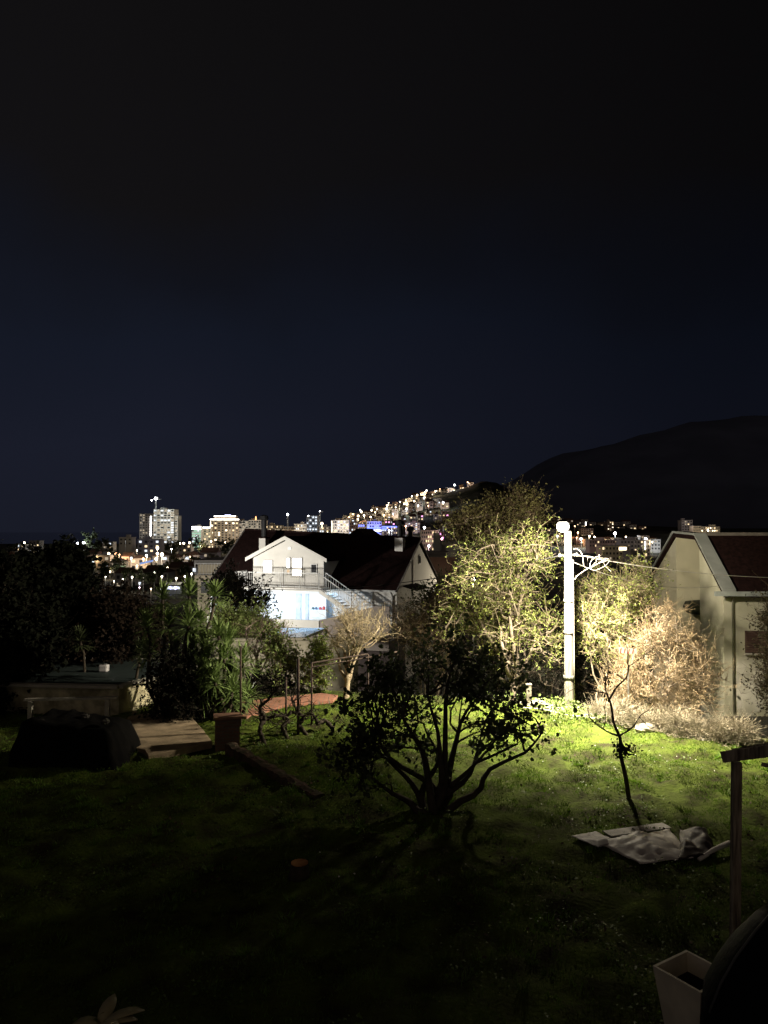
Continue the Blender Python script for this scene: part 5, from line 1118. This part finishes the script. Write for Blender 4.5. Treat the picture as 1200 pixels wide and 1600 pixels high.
# near-left quarter
L1 = [(186, 206, 840, 600), (215, 250, 843, 520), (251, 262, 850, 650), (120, 134, 847, 700), (133, 161, 858, 520), (160, 176, 847, 700), (45, 62, 845, 800), (0, 22, 862, 420), (24, 40, 850, 650), (279, 298, 851, 620)]
zone(L1, 'in the far left quarter beneath the towers', 'far left quarter houses', 0, 400, ['grey', 'dim', 'white', 'dim', 'grey'], 'wycd', .5, roofs=('flat', 'flat', 'hip'))
L2 = [(150, 172, 868, 380), (190, 202, 864, 400), (203, 226, 867, 390), (238, 264, 862, 400), (262, 285, 866, 410), (286, 312, 861, 400), (314, 339, 857, 420), (172, 190, 872, 350), (128, 150, 861, 440)]
zone(L2, 'in the middle left quarter beneath the towers', 'middle left quarter houses', 0, 440, ['grey', 'white', 'tan', 'dim', 'grey'], 'wycd', .5, roofs=('gable', 'hip', 'flat', 'hip'))
L3 = [(180, 200, 889, 265), (204, 224, 888, 270), (226, 246, 885, 280), (249, 262, 888, 275), (264, 290, 880, 290), (288, 309, 876, 285)]
zone(L3, 'in the nearest left quarter behind the palms', 'nearest left quarter houses', 0, 480, ['tan', 'dim', 'grey'], 'wcyd', .45, roofs=('gable', 'hip', 'gable'))
q = W(228, 879, 330); rt = thing('blue_canopy', 'pale blue lit canopy roof among the dark left houses', 'canopy', (q.x, 330, gh(q.x, 330)), R(10)); hz = q.z - gh(q.x, 330)
MB().prism([(-2.8, 0, hz - .9), (2.8, 0, hz + .3), (2.8, 3, hz + 1.0), (-2.8, 3, hz - .3)], (0, 0, .15)).build('roof', emit('blue_canopy_glow', (.35, .5, 1), .7), rt)  # roof itself emits, standing in for light falling on it
for s_ in (-2.6, 2.6): MB().bar((s_, .3, -.3), (s_, .3, hz - .2 + .1 * s_), .15).build('post', M_steel, rt)
q = W(270, 916, 232); zg = gh(q.x, 232); rt = thing('market_stall', 'bluish white glowing stall behind the palms, below street lamps', 'stall', (q.x, 232, zg)); hz = q.z - zg
MB().box(-2.2, 2.2, 0, 2, 0, hz).build('body', bmat('blue'), rt); MB().prism([(-2.4, -.6, hz + .4), (2.4, -.6, hz + .4), (2.4, 2.2, hz + 1.0), (-2.4, 2.2, hz + 1.0)], (0, 0, .1)).build('roof', M_paint, rt)
for i in range(5): o = MB().box(-2 + i * .85, -1.3 + i * .85, -.06, 0, hz - .9, hz - .1).build('window', WIN_M['v' if i in (1, 3) else 'c'], rt)
# street lamps of the near-left road
RL = [(206.5, 903, 235), (224, 901, 240), (241, 896, 240), (253, 902, 236), (275.5, 905, 228), (289, 902, 232), (299.5, 898, 236), (178, 909, 230), (192, 906, 238), (165, 902, 244)]
for i, (a, b_, Yb) in enumerate(sorted(RL)):
    p = W(a, b_, Yb); zg = gh(p.x, Yb); street_lamp((p.x, Yb, zg), f'globe street lamp beyond the palms, {ORD[i]} from the left', 110 if i != 5 else 260, (1, .90, .72), p.z - zg, .26 if i > 2 else .16, 'globe lamps along the road beyond the palms', es=14)
cnt = 0
LM = [('warm', 880), ('warm', 560)]
lampspec = [  # px, py, Y, energy, colour, radius, label
 (38, 848, 700, 6000, 'w', .8, 'lone white lamp above the black trees at far left'), (8, 867, 430, 1200, 'c', .7, 'white lamp at the left edge, first of the row'), (16, 867, 432, 1200, 'c', .7, 'white lamp at the left edge, second of the row'),
 (121, 849, 640, 7000, 'c', .9, 'bright white lamp at the black tree edge, left one'), (131, 848, 640, 5000, 'c', 1.0, 'bright white lamp at the black tree edge, right one'), (170, 865, 400, 2600, 'w', .6, 'warm lamp left of the two orange lamps'),
 (181, 865, 395, 2600, 'o', .55, 'orange lamp, left of a pair below the towers'), (186, 866, 395, 1600, 'o', .5, 'orange lamp, right of a pair below the towers'), (205, 872, 380, 1200, 'c', .4, 'small white lamp left of the blue canopy'),
 (229, 868, 380, 2600, 'c', .45, 'white lamp just above the blue canopy'), (224, 873, 378, 1200, 'o', .45, 'orange lamp touching the blue canopy roof'), (246, 856, 420, 3000, 'w', .7, 'warm lamp directly under the bright tower'),
 (246, 865, 385, 3500, 'w', .6, 'warm lamp, left of the bright cluster under the tower'), (253, 866, 385, 4200, 'w', .8, 'warmest brightest lamp of the cluster under the tower'), (244, 873, 380, 2500, 'w', .6, 'lowest warm lamp of the cluster under the tower'),
 (281, 849, 700, 4000, 'w', .9, 'lamp in the gap between towers, left one'), (287, 849, 700, 4000, 'w', .9, 'lamp in the gap between towers, middle one'), (296, 848, 700, 4000, 'w', .8, 'lamp in the gap between towers, right one'),
 (307, 877, 300, 900, 'o', .35, 'orange lamp left of the railed cream building'), (311, 881, 298, 400, 'o', .25, 'small orange lamp close to the railed cream building'), (398, 830, 400, 900, 'c', .7, 'white lamp on the left end of the house ridge'),
 (503, 818, 740, 14000, 'w', 1.1, 'warm lamp right of the thin mast'), (508, 836, 600, 5000, 'w', .8, 'warm lamp low over the dark ridge, left'), (512, 833, 600, 3000, 'c', .6, 'white lamp low over the dark ridge'),
 (608, 829, 740, 9000, 'c', .8, 'white lamp under the blue lit roof terrace'), (634, 822, 735, 5000, 'o', .7, 'warm lamp just right of the big chimney'), (663, 824, 600, 9000, 'c', .8, 'white lamp above the cream tiered block'),
 (670, 853, 520, 8000, 'p', .8, 'lamp at the foot of the cream tiered block, left'), (682, 851, 520, 8000, 'p', .7, 'lamp at the foot of the cream tiered block, right'), (690, 842, 560, 6000, 'p', .5, 'pink lamp beside the magenta building'),
 (699, 838, 590, 7000, 'w', .6, 'lamp at the foot of the slim white tower'), (871, 838, 700, 6000, 'c', .9, 'white lamp just left of the lamp post head'), (898, 822, 800, 3000, 'o', .5, 'small orange lamp right of lamp post, upper'),
 (903, 832, 760, 6000, 'o', .7, 'orange lamp right of lamp post, middle'), (901, 840, 730, 3000, 'o', .5, 'small orange lamp right of lamp post, lower'), (908, 842, 700, 9000, 'c', 1.0, 'bright white lamp just right of lamp post'),
 (921, 838, 720, 7000, 'w', .8, 'warm lamp, left of three above the pinkish building'), (929, 839, 720, 7000, 'w', .8, 'warm lamp, middle of three above the pinkish building'), (932.5, 843, 700, 5000, 'w', .7, 'warm lamp, right of three above the pinkish building'),
 (961, 833, 780, 14000, 'c', 1.4, 'brightest white lamp at the foot of the narrow tower'), (978, 839, 700, 3000, 'w', .7, 'warm lamp right of the brightest white lamp'), (982, 841, 700, 3000, 'w', .6, 'small warm lamp left of the grey building roof'),
 (1009, 842, 640, 9000, 'c', 1.2, 'white lamp above the grey building right end'), (1019, 847, 600, 2000, 'w', .5, 'small lamp on the pale building by the cream house'), (1106, 828, 850, 5000, 'h', .8, 'lamp on the lit block above the cream house roof'),
 (197, 888, 300, 500, 'c', .3, 'small white lamp above the globe lamps, left one'), (214, 884, 310, 500, 'w', .28, 'small warm lamp above the globe lamps, second one'), (262, 887, 300, 500, 'w', .28, 'small warm lamp above the globe lamps, third one'), (278, 886, 305, 400, 'o', .25, 'faint orange lamp above the globe lamps'),
 (200, 924, 190, 60, 'w', .16, 'low warm light under the globe lamps, left'), (218, 918, 200, 60, 'p', .14, 'low pinkish light under the globe lamps'), (236, 920, 200, 70, 'w', .15, 'low warm light under the globe lamps, middle'), (251, 917, 205, 50, 'c', .13, 'low bluish light beside the glowing stall'), (292, 914, 215, 70, 'w', .15, 'low warm light right of the glowing stall'),
 (148, 872, 380, 700, 'w', .4, 'warm lamp at the edge of the black tree, upper'), (172, 893, 300, 300, 'w', .25, 'small warm lamp at the edge of the black tree, lower'), (214, 860, 470, 1500, 'w', .4, 'warm lamp on the grey block beneath the towers'), (268, 858, 470, 1800, 'c', .4, 'white lamp below the right side of bright tower'), (330, 846, 640, 2500, 'w', .6, 'warm lamp at the foot of the crowned tower, left'), (352, 847, 640, 2500, 'w', .6, 'warm lamp at the foot of the crowned tower, right'), (314, 853, 560, 1800, 'w', .5, 'warm lamp at the foot of the greenish block'), (297, 870, 380, 600, 'o', .3, 'orange lamp above the railed cream building'),
 (918, 870, 330, 900, 'w', .3, 'small warm lamp behind the cable tangle'), (936, 868, 340, 1200, 'w', .35, 'small warm lamp left of the bright window'), (953, 856, 480, 2500, 'w', .5, 'warm lamp on the flat cream building'),
]
LC = {'w': (1, .78, .50), 'c': (.88, .94, 1), 'o': (1, .52, .25), 'p': (1, .62, .72), 'h': (1, .9, .7)}
for (a, b_, Yb, en, c_, r_, lb) in lampspec:
    p = W(a, b_, Yb); zg = gh(p.x, Yb); street_lamp((p.x, Yb, zg), lb, en, LC[c_], max(2, p.z - zg - r_), r_, es=16)
# lamps on the hillside, between the rows
hl = []
for (p0, p1, n_, Yb, hh_) in ((552, 738, 9, 1072, 7), (540, 690, 10, 1008, 7), (534, 670, 9, 948, 7), (530, 700, 9, 880, 8)):
    for i in range(n_):
        a = p0 + (p1 - p0) * (i + .5) / n_ + rg.uniform(-4, 4); x = (a - 600) / 1200 * Yb; hl.append((a, x, Yb, hh_ * rg.uniform(.8, 1.2), n_, i))
rowtxt = {1072: 'just below the hill ridge', 1008: 'in the second hillside row', 948: 'in the third hillside row', 880: 'in the fourth hillside row'}
for a, x, Yb, hh_, n_, i in hl:
    c_ = rg.choice('wwwhco'); street_lamp((x, Yb, gh(x, Yb)), f'street lamp {rowtxt[Yb]}, {ORD[i]} from the left', 5200, LC[c_], hh_, rg.choice((.6, .8, 1.0)), 'street lamps on the hillside', es=14)
# added floodlights, with no seen source, brighten the tall blocks
def added_flood(px, Y, z, en, col, label, aim=None):
    p = W(px, 830, Y); zg = gh(p.x, Y); rt = thing('floodlight', label, 'floodlight', (p.x, Y, zg), group='added floodlights in front of the tall blocks')
    MB().tube([(0, 0, -.5), (0, 0, z)], .15, 6).build('pole', M_steel, rt); MB().box(-.4, .4, -.2, .2, z, z + .5).build('lamp_head', M_dark, rt)
    l_ = bpy.data.lights.new('added_flood_light', 'POINT'); l_.energy = en * .42; l_.color = col; l_.shadow_soft_size = .5
    o_ = bpy.data.objects.new('added_flood_light', l_); COL.objects.link(o_); o_.parent = rt; o_.location = (0, .9, z + .3)
for a, Yb, z, en, c_, lb in ((256, 868, 22, 55000, (1, .95, .84), 'added light facing the brightest tall tower'), (256, 868, 44, 36000, (.9, 1, .95), 'upper added light facing the brightest tall tower'), (226, 896, 20, 16000, (1, .9, .75), 'added light facing the dim grey tower'),
        (306, 858, 14, 22000, (.8, 1, .9), 'added light facing the greenish white block'), (350, 872, 18, 30000, (1, .85, .65), 'added light facing the crowned tower'), (390, 878, 16, 26000, (1, .93, .82), 'added light facing the unfinished block'),
        (428, 750, 16, 9000, (1, .84, .62), 'added light facing the cream terraced row'), (462, 745, 16, 9000, (1, .9, .75), 'added light facing the pale concrete block'), (488, 745, 20, 12000, (.85, .95, 1), 'added light facing the bluish grey tower'),
        (531, 742, 16, 16000, (1, .92, .85), 'added light facing the white lit block'), (560, 742, 16, 9000, (1, .80, .68), 'added light facing the pinkish and cream blocks'), (586, 745, 16, 22000, (.12, .14, 1), 'added blue light facing the hotel'),
        (612, 742, 14, 12000, (.65, .62, 1), 'added violet light facing the block with roof terrace'), (645, 742, 14, 13000, (1, .8, .85), 'added light facing the pinkish balconied block'), (671, 530, 12, 9000, (1, .78, .72), 'added light facing the cream tiered block'),
        (1104, 858, 10, 12000, (1, .85, .65), 'added light facing the long lit block'), (1073, 878, 12, 6000, (1, .85, .8), 'added light facing the grey block over the cream house'), (992, 570, 12, 4500, (1, .9, .8), 'added light facing the long grey building'), (962, 450, 12, 2200, (1, .85, .6), 'added light facing the flat cream building'),
        (232, 495, 12, 4200, (.9, .85, 1), 'added light facing the grey block beneath the towers'), (196, 580, 12, 4500, (1, .85, .55), 'added light facing the pale block beneath the dim tower')):
    added_flood(a, Yb, z, en, c_, lb)
# dark trees among the left quarter and behind the house
rg = random.Random(5)
TT = [(140, 838, 640, 13, 'dim round tree'), (165, 846, 560, 12, 'dim round tree'), (262, 850, 560, 9, 'dark tree'), (272, 848, 560, 10, 'dark tree'), (182, 874, 300, 13, 'dark bush'), (160, 880, 262, 14, 'dark bush'), (200, 893, 238, 10, 'dark bush'), (218, 894, 236, 10, 'dark bush'), (234, 896, 232, 9, 'dark bush'),
      (270, 872, 330, 15, 'dark bush'), (285, 882, 262, 12, 'dark bush'), (300, 868, 330, 12, 'dark bush'), (250, 884, 262, 10, 'dark bush'), (305, 844, 600, 9, 'dark tree'), (318, 850, 560, 10, 'dark tree'), (345, 848, 560, 10, 'dark tree'), (362, 848, 560, 10, 'dark tree'), (330, 870, 330, 11, 'dark bush')]
for i, (a, b_, Yb, r_, k_) in enumerate(sorted(TT)):
    p = W(a, b_, Yb); zg = gh(p.x, Yb); rm = r_ / 1200 * Yb
    make_tree('town_tree', f'{k_} among the left quarter houses, {ORD[i]} from the left', 'tree', (p.x, Yb, zg), [((p.x, Yb, p.z - rm * .3), (rm, rm, rm * 1.0), 1), ((p.x + rm * .4, Yb, p.z - rm * .9), (rm * .9, rm * .8, rm * .8), .8)],
              (M_bark_dark, M_twig_dark, M_leaf_dark), 700 + i, limbs=4, trunk_r=.25, nbr=16, br_r=.08, ntw=90, tw=(rm * .2, rm * .45), tw_r=.03, nleaf=1500, leaf=(rm * .10, rm * .2), kind='oval', sub=1, group='trees in the left quarter')
